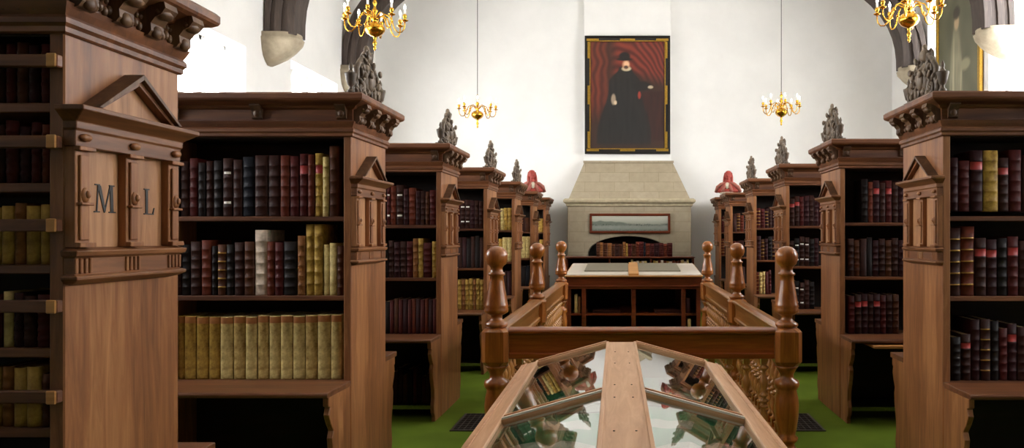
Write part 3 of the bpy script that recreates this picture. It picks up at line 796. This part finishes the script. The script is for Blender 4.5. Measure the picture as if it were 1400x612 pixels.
l1row(.735, [('dk', 18, 70), ('cr', 15, 92), ('ye', 18, 88), ('tn', 18, 86), ('ye', 16, 88)], 5)
# --- nearest right bookcase (231 px per metre)
k = 231
row('R1', 'top', px([('mr', 12, 74, 'ribs', 0), ('rd', 16, 70, 'ribs'), ('mr', 18, 84, 'redlabel'), ('ye', 21, 84, 'ribs'), ('dk', 15, 74, 'redlabel'), ('rd', 18, 85, 'ribs'), ('dk', 14, 78, 'ribs'), ('mr', 15, 80, 'ribs')], k), 1.745, k, near=True, u0=.06)
row('R1', 'mid', px([('dk', 18, 94, 'gilt'), ('rb', 19, 96, 'gilt'), ('dk', 16, 80, 'redlabel'), ('mr', 15, 78, 'redlabel'), ('bk', 14, 80, 'ribs'), ('rd', 15, 82, 'redlabel'), ('dk', 16, 76, 'ribs'), ('mr', 14, 78, 'ribs')], k), 1.24, k, near=True)
row('R1', 'low', px([('bk', 14, 60, 'ribs', 4), ('dk', 14, 64, 'redlabel'), ('mr', 13, 84, 'ribs'), ('dk', 14, 85, 'gilt'), ('bk', 12, 82, 'ribs'), ('rd', 12, 72, 'ribs'), ('mr', 13, 78, 'redlabel'), ('dk', 14, 74, 'ribs')], k), .735, k, near=True)
# --- second right (156 px per metre)
k = 156
row('R2', 'top', px([('bk', 9, 60, 'ribs', 24), ('rb', 7, 56, 'ribs'), ('mr', 9, 58, 'redlabel'), ('dk', 8, 55, 'ribs'), ('rd', 9, 58, 'redlabel'), ('dk', 9, 56, 'ribs'), ('mr', 9, 58, 'ribs'), ('bk', 9, 55, 'ribs')], k), 1.715, k, near=True)
row('R2', 'mid', px([('dk', 9, 52, 'ribs', 5), ('br', 8, 50, 'ribs'), ('dk', 9, 52, 'plain'), ('bk', 8, 54, 'plain'), ('mr', 9, 50, 'ribs'), ('dk', 9, 52, 'ribs'), ('br', 9, 50, 'ribs'), ('dk', 9, 53, 'ribs'), ('mr', 9, 50, 'ribs')], k), 1.24, k, near=True)
row('R2', 'low', px([('rd', 9, 52, 'ribs', 6), ('dk', 9, 54, 'redlabel'), ('mr', 9, 55, 'redlabel'), ('dk', 8, 54, 'ribs'), ('mr', 9, 55, 'redlabel'), ('rd', 8, 53, 'ribs'), ('dk', 9, 54, 'ribs'), ('br', 9, 54, 'ribs')], k), .735, k, near=True)
R_ = ['rd', 'mr', 'dk', 'br', 'dk', 'rb']
row('R3', 'top', rnd(7, ['mr', 'dk', 'rd', 'dk'], .05, .065, .32, .37, ('ribs', 'redlabel')), 1.715, 0)
row('R3', 'mid', [('dk', .06, .3, 'ribs'), ('bk', .06, .33, 'tags'), ('dk', .06, .35, 'tags'), ('dk', .06, .34, 'tags'), ('bk', .06, .32, 'ribs'), ('mr', .05, .33, 'ribs')], 1.24, 0)
row('R3', 'low', [('dk', .06, .3, 'tags'), ('bk', .06, .33, 'tags'), ('dk', .06, .31, 'tags'), ('dk', .06, .34, 'ribs'), ('bk', .06, .32, 'ribs')], .735, 0)
row('R4', 'top', rnd(5, ['rd', 'mr', 'dk'], .05, .07, .28, .32), 1.715, 0)
row('R4', 'mid', rnd(5, ['dk', 'bk', 'mr', 'br'], .05, .07, .3, .36), 1.24, 0)
row('R4', 'low', rnd(5, ['rd', 'rb', 'cr', 'rd'], .04, .06, .3, .36), .735, 0)
row('R5', 'top', rnd(3, R_, .06, .08, .28, .34), 1.715, 0)
row('R5', 'mid', rnd(3, R_, .06, .08, .28, .34), 1.24, 0)
row('R5', 'low', rnd(3, R_, .06, .08, .28, .34), .735, 0)
row('R6', 'top', rnd(2, R_, .06, .08, .28, .34), 1.715, 0)
row('R6', 'mid', rnd(2, R_, .06, .08, .28, .34), 1.24, 0)

# ------------------------------------------------------------------ red busts
def bust(x, y, z, yaw, label):
    root = empty('robed_bust', (x, y, z), label, 'bust', 'red busts on the far bookcases', yaw)
    root.scale = (1.12, 1.12, 1.02)
    b = MB()
    b.ell((0, 0, .33), (.06, .07, .085), REDB, 16, 12); b.ell((0, -.015, .22), (.05, .05, .09), REDB)
    b.ell((0, 0, .12), (.17, .1, .11), REDB, 16, 10); b.ell((0, 0, .05), (.19, .11, .06), REDB, 16, 8)
    b.ell((0, -.068, .325), (.012, .018, .02), REDB, 8, 6); b.ell((0, -.05, .275), (.03, .025, .025), REDB)
    for s in (-1, 1): b.ell((s*.06, 0, .325), (.01, .018, .025), REDB, 8, 6); b.ell((s*.022, -.06, .35), (.014, .01, .008), REDB, 8, 5)
    o = b.build('body', root); rm = o.modifiers.new('merge', 'REMESH'); rm.mode = 'VOXEL'; rm.voxel_size = .008; rm.use_smooth_shade = True
    b = MB(); b.ell((0, .015, .365), (.058, .066, .056), REDB, 14, 10)
    for s in (-1, 1): b.tube([(s*.05, .01, .38), (s*.062, 0, .3), (s*.065, -.02, .22), (s*.06, -.05, .17)], [.015, .02, .022, .012], REDB, 8)
    b.build('hair', root, label='long dark red hair')
    b = MB()
    for s in (-1, 1):
        b.tube([(s*.04, -.05, .2), (s*.1, -.075, .17), (s*.165, -.04, .12), (s*.2, .0, .03)], [.015, .03, .035, .03], PINKB, 8)
        b.tube([(s*.02, -.07, .2), (s*.05, -.1, .12), (s*.08, -.1, .03)], [.012, .025, .03], PINKB, 8)
    b.ell((.0, -.09, .14), (.035, .02, .06), GREYS, 10, 8); b.build('robe', root, label='pink robe with a pale stone collar')
    b = MB(); b.lathe([(.14, -.0), (.14, .015), (.1, .03), (.09, .05)], (0, 0, 0), GREYS, 16); b.build('plinth', root)
bust(-1.73, 13.72, 2.44*.972, .3, 'red bust of a robed person on the sixth left bookcase')
bust(1.88, 13.95, 2.44*.975, -.3, 'red bust of a robed person on the fifth right bookcase')

# ------------------------------------------------------------------ chandeliers
def chandelier(loc, label, rot):
    root = empty('chandelier', loc, label, 'chandelier', 'brass chandeliers', rot)
    b = MB()
    b.lathe([(0, 0), (.009, .01), (.02, .035), (.01, .055), (.018, .07), (.028, .1), (.012, .13), (.022, .15), (.016, .17), (.05, .185), (.09, .21), (.117, .245), (.122, .275), (.112, .305), (.08, .335), (.035, .35), (.022, .37), (.045, .385), (.048, .4), (.022, .415), (.016, .45), (.034, .48), (.036, .5), (.018, .52), (.013, .56), (.028, .585), (.022, .61), (.009, .63), (.014, .66), (0, .68)], (0, 0, 0), BRASS, 20)
    b.build('stem', root)
    for k_ in range(8):
        a = 2*PI*k_/8; ca, sa = math.cos(a), math.sin(a)
        P = []
        for i in range(21):
            t = i/20; r = .03+.35*t
            z_ = .31 + .07*math.sin(t*PI*1.0)*(1 if t < .5 else 0)
            P.append((r, z_))
        P = [(.03, .39), (.07, .43), (.12, .455), (.175, .43), (.21, .36), (.235, .28), (.275, .235), (.32, .24), (.35, .28), (.36, .33), (.36, .375)]
        b = MB(); b.tube([(r*ca, r*sa, z_) for r, z_ in P], .0085, BRASS, 6)
        b.lathe([(0, .0), (.02, .0), (.042, .012), (.044, .018), (.015, .022), (.014, .04), (.024, .05), (.026, .08), (.022, .09)], (.36*ca, .36*sa, .37), BRASS, 10)
        b.ell((.205*ca, .205*sa, .37), (.02, .02, .014), BRASS, 8, 5)
        arm = b.build('arm', root)
        b = MB(); b.lathe([(.013, 0), (.013, .06), (.004, .062)], (.36*ca, .36*sa, .46), WAX, 8); b.build('candle_tube', arm, label='white candle tube')
        b = MB(); b.lathe([(.006, 0), (.015, .018), (.013, .035), (.004, .06), (0, .066)], (.36*ca, .36*sa, .52), BULB, 8); b.build('bulb', arm, label='small glowing candle bulb')
    b = MB(); b.lathe([(.006, .66), (.006, H-loc[2])], (0, 0, 0), IRON, 6)
    b.build('rod', root, label='thin dark hanging rod')
    return root
c0 = chandelier((-3.1, 9.25, 3.87), 'near left brass chandelier, cut by the top of the photo, above the second bookcase', .1)
def cpy(loc, label, rot):
    c = copy_tree(c0); c.location = loc; c['label'] = label; c.rotation_euler = (0, 0, rot); return c
cpy((3.32, 8.85, 3.87), 'near right brass chandelier, cut by the top of the photo, above the nearest right bookcase', .3)
cpy((-2.98, 15.0, 3.74), 'far left brass chandelier hanging on a long rod, left of the portrait', .2)
cpy((3.04, 14.8, 3.76), 'far right brass chandelier hanging on a long rod, right of the portrait', .0)

# ------------------------------------------------------------------ balustrade
NEWEL = [(.09, .55), (.085, .56), (.055, .58), (.06, .6)]
def newel_bm():
    b = MB()
    low = [(.1, 0), (.1, .06), (.08, .08), (.06, .11), (.055, .13), (.075, .15), (.08, .17), (.06, .19), (.07, .23), (.083, .33), (.086, .4), (.08, .46), (.07, .5), (.072, .505), (.068, .51), (.085, .53), (.09, .55), (.085, .575), (.05, .59), (.048, .62), (.07, .66), (.085, .68)]
    b.lathe(low, (0, 0, 0), WG, 24)
    w = .094; R = []
    for e, z in ((-.03, .665), (0, .715), (0, .925), (-.012, .94), (-.03, .955)):
        s = w+e; c = .03 + (-e*.6); R.append([(s-c, -s, z), (s, -s+c, z), (s, s-c, z), (s-c, s, z), (-s+c, s, z), (-s, s-c, z), (-s, -s+c, z), (-s+c, -s, z)])
    b.loft(R, WG)
    up = [(.07, .95), (.08, .965), (.08, .98), (.055, .995), (.04, 1.01), (.04, 1.035), (.06, 1.045), (.083, 1.06), (.085, 1.08), (.08, 1.09), (.086, 1.1), (.08, 1.115), (.074, 1.15), (.062, 1.22), (.052, 1.28), (.048, 1.315), (.06, 1.322), (.06, 1.335), (.045, 1.342), (.042, 1.37), (.05, 1.385), (.068, 1.4), (.077, 1.43), (.079, 1.455), (.076, 1.475), (.062, 1.5), (.04, 1.518), (.015, 1.525), (0, 1.526)]
    b.lathe(up, (0, 0, 0), WG, 24)
    return b
bal = empty('balustrade', (.105, 5.34, 0), 'turned oak balustrade with knobbed newel posts around the centre of the aisle', 'balustrade')
XN0, XN1 = -1.03, 1.03; YM, YE = 2.41, 5.26
nw = newel_bm().build('newel_post', bal)
first = True
for (x, y) in ((XN0, 0), (XN1, 0), (XN0, YM), (XN1, YM), (XN0, YE), (XN1, YE)):
    if first: o = nw; first = False
    else: o = nw.copy(); COL.objects.link(o); o.parent = bal
    o.location = (x, y, 0)
def railing(name, p0, p1, m):
    """top rail, fascia and bottom rail along x or y"""
    b = MB(); ax = 'X' if abs(p1[0]-p0[0]) > abs(p1[1]-p0[1]) else 'Y'
    prof = [(-.055, .94), (-.062, .93), (-.06, .915), (-.04, .905), (-.036, .895), (-.03, .86), (-.028, .80), (-.032, .775), (-.045, .765), (-.045, .735), (-.03, .73), (.03, .73), (.045, .735), (.045, .765), (.032, .775), (.028, .80), (.03, .86), (.036, .895), (.04, .905), (.06, .915), (.062, .93), (.055, .94), (.02, .952), (-.02, .952)]
    if ax == 'X': b.prism(prof, lambda p, q, t: (t, p0[1]+p, q), p0[0], p1[0], m)
    else: b.prism(prof, lambda p, q, t: (p0[0]+p, t, q), p0[1], p1[1], m)
    b.build(name, bal)
    b = MB()
    if ax == 'X': b.box(p0[0], p1[0], p0[1]-.04, p0[1]+.04, .06, .13, m)
    else: b.box(p0[0]-.04, p0[0]+.04, p0[1], p1[1], .06, .13, m)
    b.build('bottom_rail', bal, bevel=.006)
w = .09
railing('top_rail', (XN0+w, 0), (XN1-w, 0), WGX)
for x in (XN0, XN1):
    railing('top_rail', (x, w), (x, YM-w), WGY); railing('top_rail', (x, YM+w), (x, YE-w), WGY)
def baluster_bm():
    b = MB(); b.box(-.022, .022, -.022, .022, .13, .19, WG)
    pr = [(.02, .19)]; 
    zz = .19
    pr += [(.026, .2), (.012, .215), (.016, .25), (.024, .29), (.022, .33), (.013, .37), (.024, .385), (.024, .395), (.012, .405), (.026, .425), (.026, .435), (.012, .45), (.024, .465), (.024, .475), (.013, .49), (.022, .53), (.024, .57), (.016, .61), (.012, .64), (.027, .66), (.027, .67), (.014, .685), (.02, .69)]
    pr = [(r*1.3 if r > .02 else r, z) for r, z in pr]
    b.lathe(pr, (0, 0, 0), WGB, 12); b.box(-.022, .022, -.022, .022, .69, .735, WGB)
    return b
bp = None; spots = []
n = 15
for i in range(n): spots.append((XN0+.1+(XN1-XN0-.2)*(i+.5)/n, 0))
for x in (XN0, XN1):
    for a, c, n in ((w, YM-w, 15), (YM+w, YE-w, 17)):
        for i in range(n): spots.append((x, a+(c-a)*(i+.5)/n))
for (x, y) in spots:
    if bp is None: bp = baluster_bm().build('baluster', bal); o = bp
    else: o = bp.copy(); COL.objects.link(o); o.parent = bal
    o.location = (x, y, 0)

# ------------------------------------------------------------------ near gabled display case
VZE, VZR = .85, .985; HWD = .575; VL = 2.72
vit = empty('display_case', (.005, 1.6, 0), 'gabled oak display case with sloping glass panes in front of the balustrade', 'display case', None, .0135)
def slope_z(x): return VZR - (abs(x)-.085)*(VZR-VZE)/(HWD-.085) if abs(x) > .085 else VZR
def slab(b, s, u0, u1, y0, y1, t0, t1, m):
    """box lying in the plane of one slope; u = distance from the ridge in x"""
    pts = []
    for t in (t0, t1):
        pts.append([(s*u0, y0, slope_z(u0)+t), (s*u1, y0, slope_z(u1)+t), (s*u1, y1, slope_z(u1)+t), (s*u0, y1, slope_z(u0)+t)])
    b.loft(pts, m)
# body: apron frame
b = MB()
for s in (-1, 1): b.box(s*(HWD-.03), s*(HWD-.005), .03, VL-.03, .66, .85, WV)
for y in (.005, VL-.03): b.prism([(-HWD+.005, .66), (HWD-.005, .66), (HWD-.005, VZE-.02), (.085, VZR-.025), (-.085, VZR-.025), (-HWD+.005, VZE-.02)], lambda p, q, t: (p, t, q), y, y+.025, WVX)
b.build('apron', vit, bevel=.004)
b = MB(); b.box(-HWD+.03, HWD-.03, .03, VL-.03, .77, .79, BAIZE); b.build('lining', vit, label='green baize lining')
b = MB(); b.box(-.085, .085, 0, VL, VZR-.03, VZR+.005, WV)
for s in (-1, 1): b.box(s*.07, s*.085, 0, VL, VZR+.005, VZR+.009, WV)
for yy in (.35, .75, 1.24, 1.48, 2.0, 2.35):
    for s in (-1, 1): b.ell((s*.035, yy, VZR+.005), (.005, .005, .0025), IRON, 8, 4)
b.build('ridge_board', vit, bevel=.003)
PY = [(0.075, 1.335), (1.405, VL-.065)]
for s in (-1, 1):
    b = MB(); slab(b, s, HWD-.1, HWD, 0, VL, -.03, .006, WV); slab(b, s, HWD-.1, HWD-.085, 0, VL, .006, .012, WV); slab(b, s, HWD-.035, HWD-.02, 0, VL, .006, .011, WVX)
    b.build('side_frame', vit, bevel=.003)
    for y0, y1 in ((0, .075), (1.335, 1.405), (VL-.065, VL)):
        b = MB(); slab(b, s, .085, HWD-.1, y0, y1, -.03, .005, WVX)
        if y0 > 0: slab(b, s, .085, HWD-.1, y1-.01 if y1 < 2 else y0, y1 if y1 < 2 else y0+.01, .005, .011, WVX)
        if y1 > 2: slab(b, s, .085, HWD-.1, VL-.012, VL, .005, .014, WVX)
        b.build('cross_frame', vit, bevel=.002)
    b = MB(); slab(b, s, .085, HWD-.1, 1.335, 1.349, .005, .013, SILVER); b.build('metal_strip', vit, label='silvery metal strip')
    for y0, y1 in PY:
        b = MB(); slab(b, s, .086, HWD-.1, y0, y1, -.012, -.006, GLASS); b.build('glass_pane', vit)
for s in (-1, 1):
    for y in (.06, VL-.06):
        b = MB(); b.box(s*(HWD-.06)-.035, s*(HWD-.06)+.035, y-.035, y+.035, .5, .7, WV)
        b.lathe([(.03, 0), (.036, .03), (.025, .06), (.022, .1), (.032, .25), (.034, .35), (.024, .46), (.034, .48), (.034, .5)], (s*(HWD-.06), y, 0), WV, 14)
        b.build('leg', vit, bevel=.003)
# things inside the case
CASE_M = Matrix.Translation((.005, 1.6, 0)) @ Matrix.Rotation(.0135, 4, 'Z')
def case_pos(x, y, z=.79): return CASE_M @ Vector((x, y, z))
def open_book(x, y, w, d, rz, label, m=PAPER):
    p = case_pos(x, y); root = empty('open_book', p, label, 'book', 'open books in the display case', rz)
    b = MB(); b.box(-w, w, -d/2, d/2, 0, .004, BOOKC['br'][1]); b.build('cover', root)
    b = MB()
    for s in (-1, 1):
        pr = [(0, .004), (s*w*.97, .004), (s*w*.97, .012), (s*w*.6, .03), (s*w*.25, .038), (s*.01, .022), (0, .018)]
        b.prism(pr, lambda p_, q_, t: (p_, t, q_), -d/2+.005, d/2-.005, m)
    b.build('pages', root)
    b = MB()
    for s in (-1, 1):
        for r in range(9):
            yy = d*.38-r*d*.085
            b.box(s*w*.3, s*w*.86, yy-.0015, yy+.0015, .0, .001, LETTER, Matrix.Translation((0, 0, .0)) @ Matrix.Translation((s*w*.6, 0, .031)) @ Matrix.Rotation(s*.28 if False else s*(.0), 4, 'Y') @ Matrix.Translation((-s*w*.6, 0, 0)) if r < 0 else None)
    b.bm.free()
    return root
def sheet(x, y, w, d, rz, label, m=PAPER, z=.79):
    b = MB(); n = 8; R = []
    top = [[(w*(i/n-.5), d*s, .004+.004*math.sin(i*1.3)) for i in range(n+1)] for s in (-.5, .5)]
    k_ = b.mi(m); A = [[b.bm.verts.new(p) for p in r] for r in top]; B = [[b.bm.verts.new((p[0], p[1], p[2]-.002)) for p in r] for r in top]
    for i in range(n):
        b.face([A[0][i], A[0][i+1], A[1][i+1], A[1][i]], k_); b.face([B[0][i], B[1][i], B[1][i+1], B[0][i+1]], k_)
    o = b.build('white_sheet', loc=case_pos(x, y, z), recalc=False); o.rotation_euler = (0, 0, rz)
    return tag(o, label, 'paper', 'papers in the display case')
def lying(x, y, w, d, h, rz, ck, label):
    p = case_pos(x, y); b = MB(); m_ = BOOKC[ck][1]
    b.box(-w/2, w/2, -d/2, d/2, 0, .004, m_); b.box(-w/2, w/2, -d/2, d/2, h-.004, h, m_); b.box(-w/2, -w/2+.006, -d/2, d/2, 0, h, m_)
    o = b.build('closed_book', loc=p, bevel=.0015); o.rotation_euler = (0, 0, rz)
    b = MB(); b.box(-w/2+.006, w/2-.005, -d/2+.004, d/2-.004, .004, h-.004, CREAM); b.build('page_block', o)
    return tag(o, label, 'book', 'closed books in the display case')
open_book(-.2, 1.95, .13, .24, .2, 'open book with pale pages under the far left pane of display case')
sheet(-.24, 1.6, .2, .14, .1, 'white sheet on green baize under the far left pane')
lying(-.36, 2.42, .17, .22, .035, -.3, 'br', 'closed brown book at the back left corner of display case')
lying(.34, 2.42, .24, .16, .035, .3, 'dk', 'closed dark book at the back right corner of display case')
open_book(.22, 2.05, .12, .2, -.3, 'open book on green baize under the far right pane of display case')
sheet(.2, 1.62, .2, .13, -.2, 'white sheet under the far right pane of display case')
open_book(-.26, 1.08, .18, .32, .15, 'large open book under the near left pane of display case')
open_book(.27, 1.06, .18, .32, -.15, 'large open book under the near right pane of display case')
sheet(-.24, .62, .36, .42, .1, 'large white sheet added to lighten the near left pane')  # both large sheets added to whiten the near panes like a reflection
sheet(.26, .6, .36, .42, -.1, 'large white sheet added to lighten the near right pane')

# ------------------------------------------------------------------ far reading table with sloping top
ft = empty('reading_table', (.1, 11.0, 0), 'wide dark red-brown table with sloping glazed top beyond the balustrade', 'table')
x0, x1 = -.98, .98; dz = 1.5
b = MB()
for xx in (x0, -.74, -.02, .72, x1-.05):
    b.box(xx, xx+.05, .02, dz, 0.05, .92, WT)
b.build('upright', ft, bevel=.004) if False else None
b.bm.free() if False else None
b2 = MB()
for i, xx in enumerate((x0, -.76, -.03, .7, x1-.06)):
    b = MB(); b.box(xx, xx+.06, .02, dz, .0, .82, WT); b.build('upright', ft, bevel=.004)
b = MB(); b.box(x0-.02, x1+.02, 0, .04, .82, 1.005, WT); b.box(x0-.01, x1+.01, -.012, 0, .85, .87, WT); b.box(x0-.02, x1+.02, dz-.04, dz, .82, 1.12, WT)
for s in (x0-.02, x1-.02): b.box(s, s+.04, .04, dz-.04, .82, 1.0, WT)
b.build('apron', ft, bevel=.004)
for z in (.1, .46):
    b = MB(); b.box(x0+.06, x1-.06, .04, dz-.05, z-.03, z, WT); b.build('shelf', ft)
b = MB(); b.box(x0, x1, dz-.05, dz-.03, 0, .82, WI); b.build('back_panel', ft)
def tslab(x_0, x_1, ya, yb, t0, t1, m, name, **kw):
    b = MB(); f = lambda y: 1.02+.11*y/dz
    b.loft([[(x_0, ya, f(ya)+t), (x_1, ya, f(ya)+t), (x_1, yb, f(yb)+t), (x_0, yb, f(yb)+t)] for t in (t0, t1)], m); return b.build(name, ft, **kw)
tslab(x0-.03, x1+.03, -.03, dz+.02, -.02, .0, WL, 'table_top', bevel=.004)
tslab(-.07, .07, -.02, dz, .0, .03, WL, 'centre_bar', label='orange-brown centre bar')
for a, c in ((x0-.01, -.08), (.08, x1+.01)):
    tslab(a, c, -.02, dz, .0, .012, TPAN, 'reflection_panel', label='pale panel painted as reflecting glass')
    tslab(a+.25*(a < -.5), c-.28*(a > 0), .35, dz-.12, .012, .03, TIN, 'inset_panel', label='grey inset panel')
# books in the table
def tbook(x, z, w, h, ck, label): book(.1+x, 11.06, z, w, h, .2, ck, 'plain', False, label, 'books in the far reading table')
tbook(-.85, .46, .045, .27, 'cr', 'cream book left on the upper left cubby of the reading table')
tbook(-.79, .46, .04, .25, 'dk', 'dark book between cream ones in upper left cubby of reading table') if False else None
tbook(-.8, .46, .035, .24, 'tn', 'tan book beside the cream one in upper left cubby of reading table')
tbook(.8, .46, .06, .22, 'mr', 'maroon book in the upper right cubby of the reading table')
tbook(.82, .1, .05, .27, 'cr', 'cream book in the lower right cubby of the reading table')
o = MB(); o.box(-.09, .09, 0, .2, 0, .12, BOOKC['gn'][1]); o.box(-.094, .094, -.004, .204, .085, .12, BOOKC['gn'][1])
tag(o.build('storage_box', loc=(.1-.84, 11.08, .1), bevel=.006), 'bright green box in the lower left cubby of the reading table', 'box')
def flat(x, y, z, w, d, h, ck, label, rz=0):
    b = MB(); m_ = BOOKC[ck][1]
    b.box(-w/2, w/2, 0, d, 0, .004, m_); b.box(-w/2, w/2, 0, d, h-.004, h, m_); b.box(-w/2, w/2, -.002, .004, 0, h, m_)
    o = b.build('lying_book', loc=(x, y, z), bevel=.0015); o.rotation_euler = (0, 0, rz)
    b = MB(); b.box(-w/2+.005, w/2-.005, .004, d-.005, .004, h-.004, CREAM); b.build('page_block', o)
    return tag(o, label, 'book', 'books lying flat in the far reading table')
flat(.4, 11.08, .1, .42, .3, .06, 'ov', 'large cream book lying flat on the lower right shelf of the reading table', .04)
flat(.6, 11.1, .46, .38, .3, .05, 'dk', 'dark book lying flat on the upper right shelf of the reading table')
flat(-.35, 11.1, .1, .4, .3, .05, 'br', 'brown book lying flat on the lower left shelf of the reading table')
flat(-.3, 11.1, .46, .4, .3, .04, 'dk', 'dark book lying flat on the upper left shelf of the reading table')

# low bookcase in front of the fireplace
lb = empty('low_bookcase', (.06, 14.75, 0), 'long low dark bookcase in front of the stone fireplace', 'bookcase')
xa, xb = -1.26, 1.26
b = MB(); b.box(xa, xb, 0, .42, 1.15, 1.19, WT); b.box(xa-.02, xb+.02, -.02, .42, 1.165, 1.18, WT); b.build('top_board', lb, bevel=.004)
for xx in (xa, -.42, .4, xb-.03):
    b = MB(); b.box(xx, xx+.03, .01, .4, 0, 1.15, WT); b.build('upright', lb)
for z in (.08, .46, .93):
    for u0, u1 in ((xa+.03, -.42), (-.39, .4), (.43, xb-.03)):
        b = MB(); b.box(u0, u1, .02, .38, z-.025, z, WT); b.build('shelf', lb)
b = MB(); b.box(xa, xb, .38, .4, 0, 1.15, WI); b.build('back_panel', lb)
x = -.6; i = 0
tops = [('br', .07), ('tn', .06), ('br', .09), ('tn', .08), ('br', .07), ('dk', .08), ('br', .07), ('tn', .06), ('ye', .04), ('rd', .08), ('br', .08), ('rb', .07), ('rd', .08), ('gn2', .04), ('rb', .09), ('rd', .08), ('mr', .09), ('rd', .09), ('rb', .08), ('rd', .1)]
for ck, w in tops:
    ck = 'nv' if ck == 'gn2' else ck; i += 1
    h = random.uniform(.24, .3)
    book(x+w/2, 14.8, 1.19, w-.002, h, .2, ck, 'ribs', False, f"{BOOKC[ck][0]} book, {'leftmost' if i == 1 else ORD[i]+' from the left'}, on the low bookcase under the arch" if i <= 20 else '', 'books standing on top of the low bookcase')
    x += w
x = .0; i = 0
for sg0, sg1 in ((.0+.06+.02, .44), (.52, 1.24)):
    x = sg0
    while x < sg1-.05:
        w = random.uniform(.04, .06); i += 1; ck = random.choice(['cr', 'wh', 'cr', 'ye', 'rb'])
        if i <= 20: book(x+w/2, 14.8, .93, w-.002, random.uniform(.16, .2), .16, ck, 'plain', False, f"small {BOOKC[ck][0]} book, {'leftmost' if i == 1 else ORD[i]+' from the left'}, upper shelf of low bookcase", 'small books on the upper shelf of the low bookcase')
        x += w+.004

# ------------------------------------------------------------------ floor grates
for x, lab in ((-1.32, 'dark metal floor grate in the carpet left of the balustrade'), (1.5, 'dark metal floor grate in the carpet right of the balustrade')):
    root = empty('floor_grate', (x, 6.45, 0), lab, 'floor grate', 'floor grates')
    b = MB()
    for (a, c, d_, e) in ((-.13, .13, -.3, -.28), (-.13, .13, .28, .3), (-.13, -.11, -.28, .28), (.11, .13, -.28, .28)): b.box(a, c, d_, e, 0, .008, GRID)
    b.build('frame', root)
    b = MB()
    for i in range(14): b.box(-.11, .11, -.27+i*.04, -.255+i*.04, 0, .006, GRID)
    for i in range(4): b.box(-.08+i*.05, -.07+i*.05, -.28, .28, .0, .005, GRID)
    b.box(-.11, .11, -.28, .28, 0, .001, BLACK); b.build('grille', root)

# ------------------------------------------------------------------ light
for k_, (wl, xs) in enumerate(((WINL, XL-.3), (WINR, XR+.3))):
    pass
w = bpy.data.worlds.new('sky'); S.world = w; w.use_nodes = True
w.node_tree.nodes['Background'].inputs[0].default_value = (.8, .88, 1, 1); w.node_tree.nodes['Background'].inputs[1].default_value = 1

# ------------------------------------------------------------------ camera
cam = bpy.data.cameras.new('camera'); co = bpy.data.objects.new('camera', cam); COL.objects.link(co)
co.location = (0, 0, 1.6); co.rotation_euler = (PI/2, 0, 0)
cam.sensor_width = 36; cam.lens = 36*1028/1400; cam.shift_x = -157/1400; cam.shift_y = 16/1400
cam.clip_start = .05
S.camera = co
S.view_settings.view_transform = 'Standard'; S.view_settings.look = 'None'; S.view_settings.gamma = 1
S.view_settings.use_curve_mapping = False; S.view_settings.exposure = .5
S.cycles.use_denoising = True; S.cycles.max_bounces = 8; S.cycles.transparent_max_bounces = 12
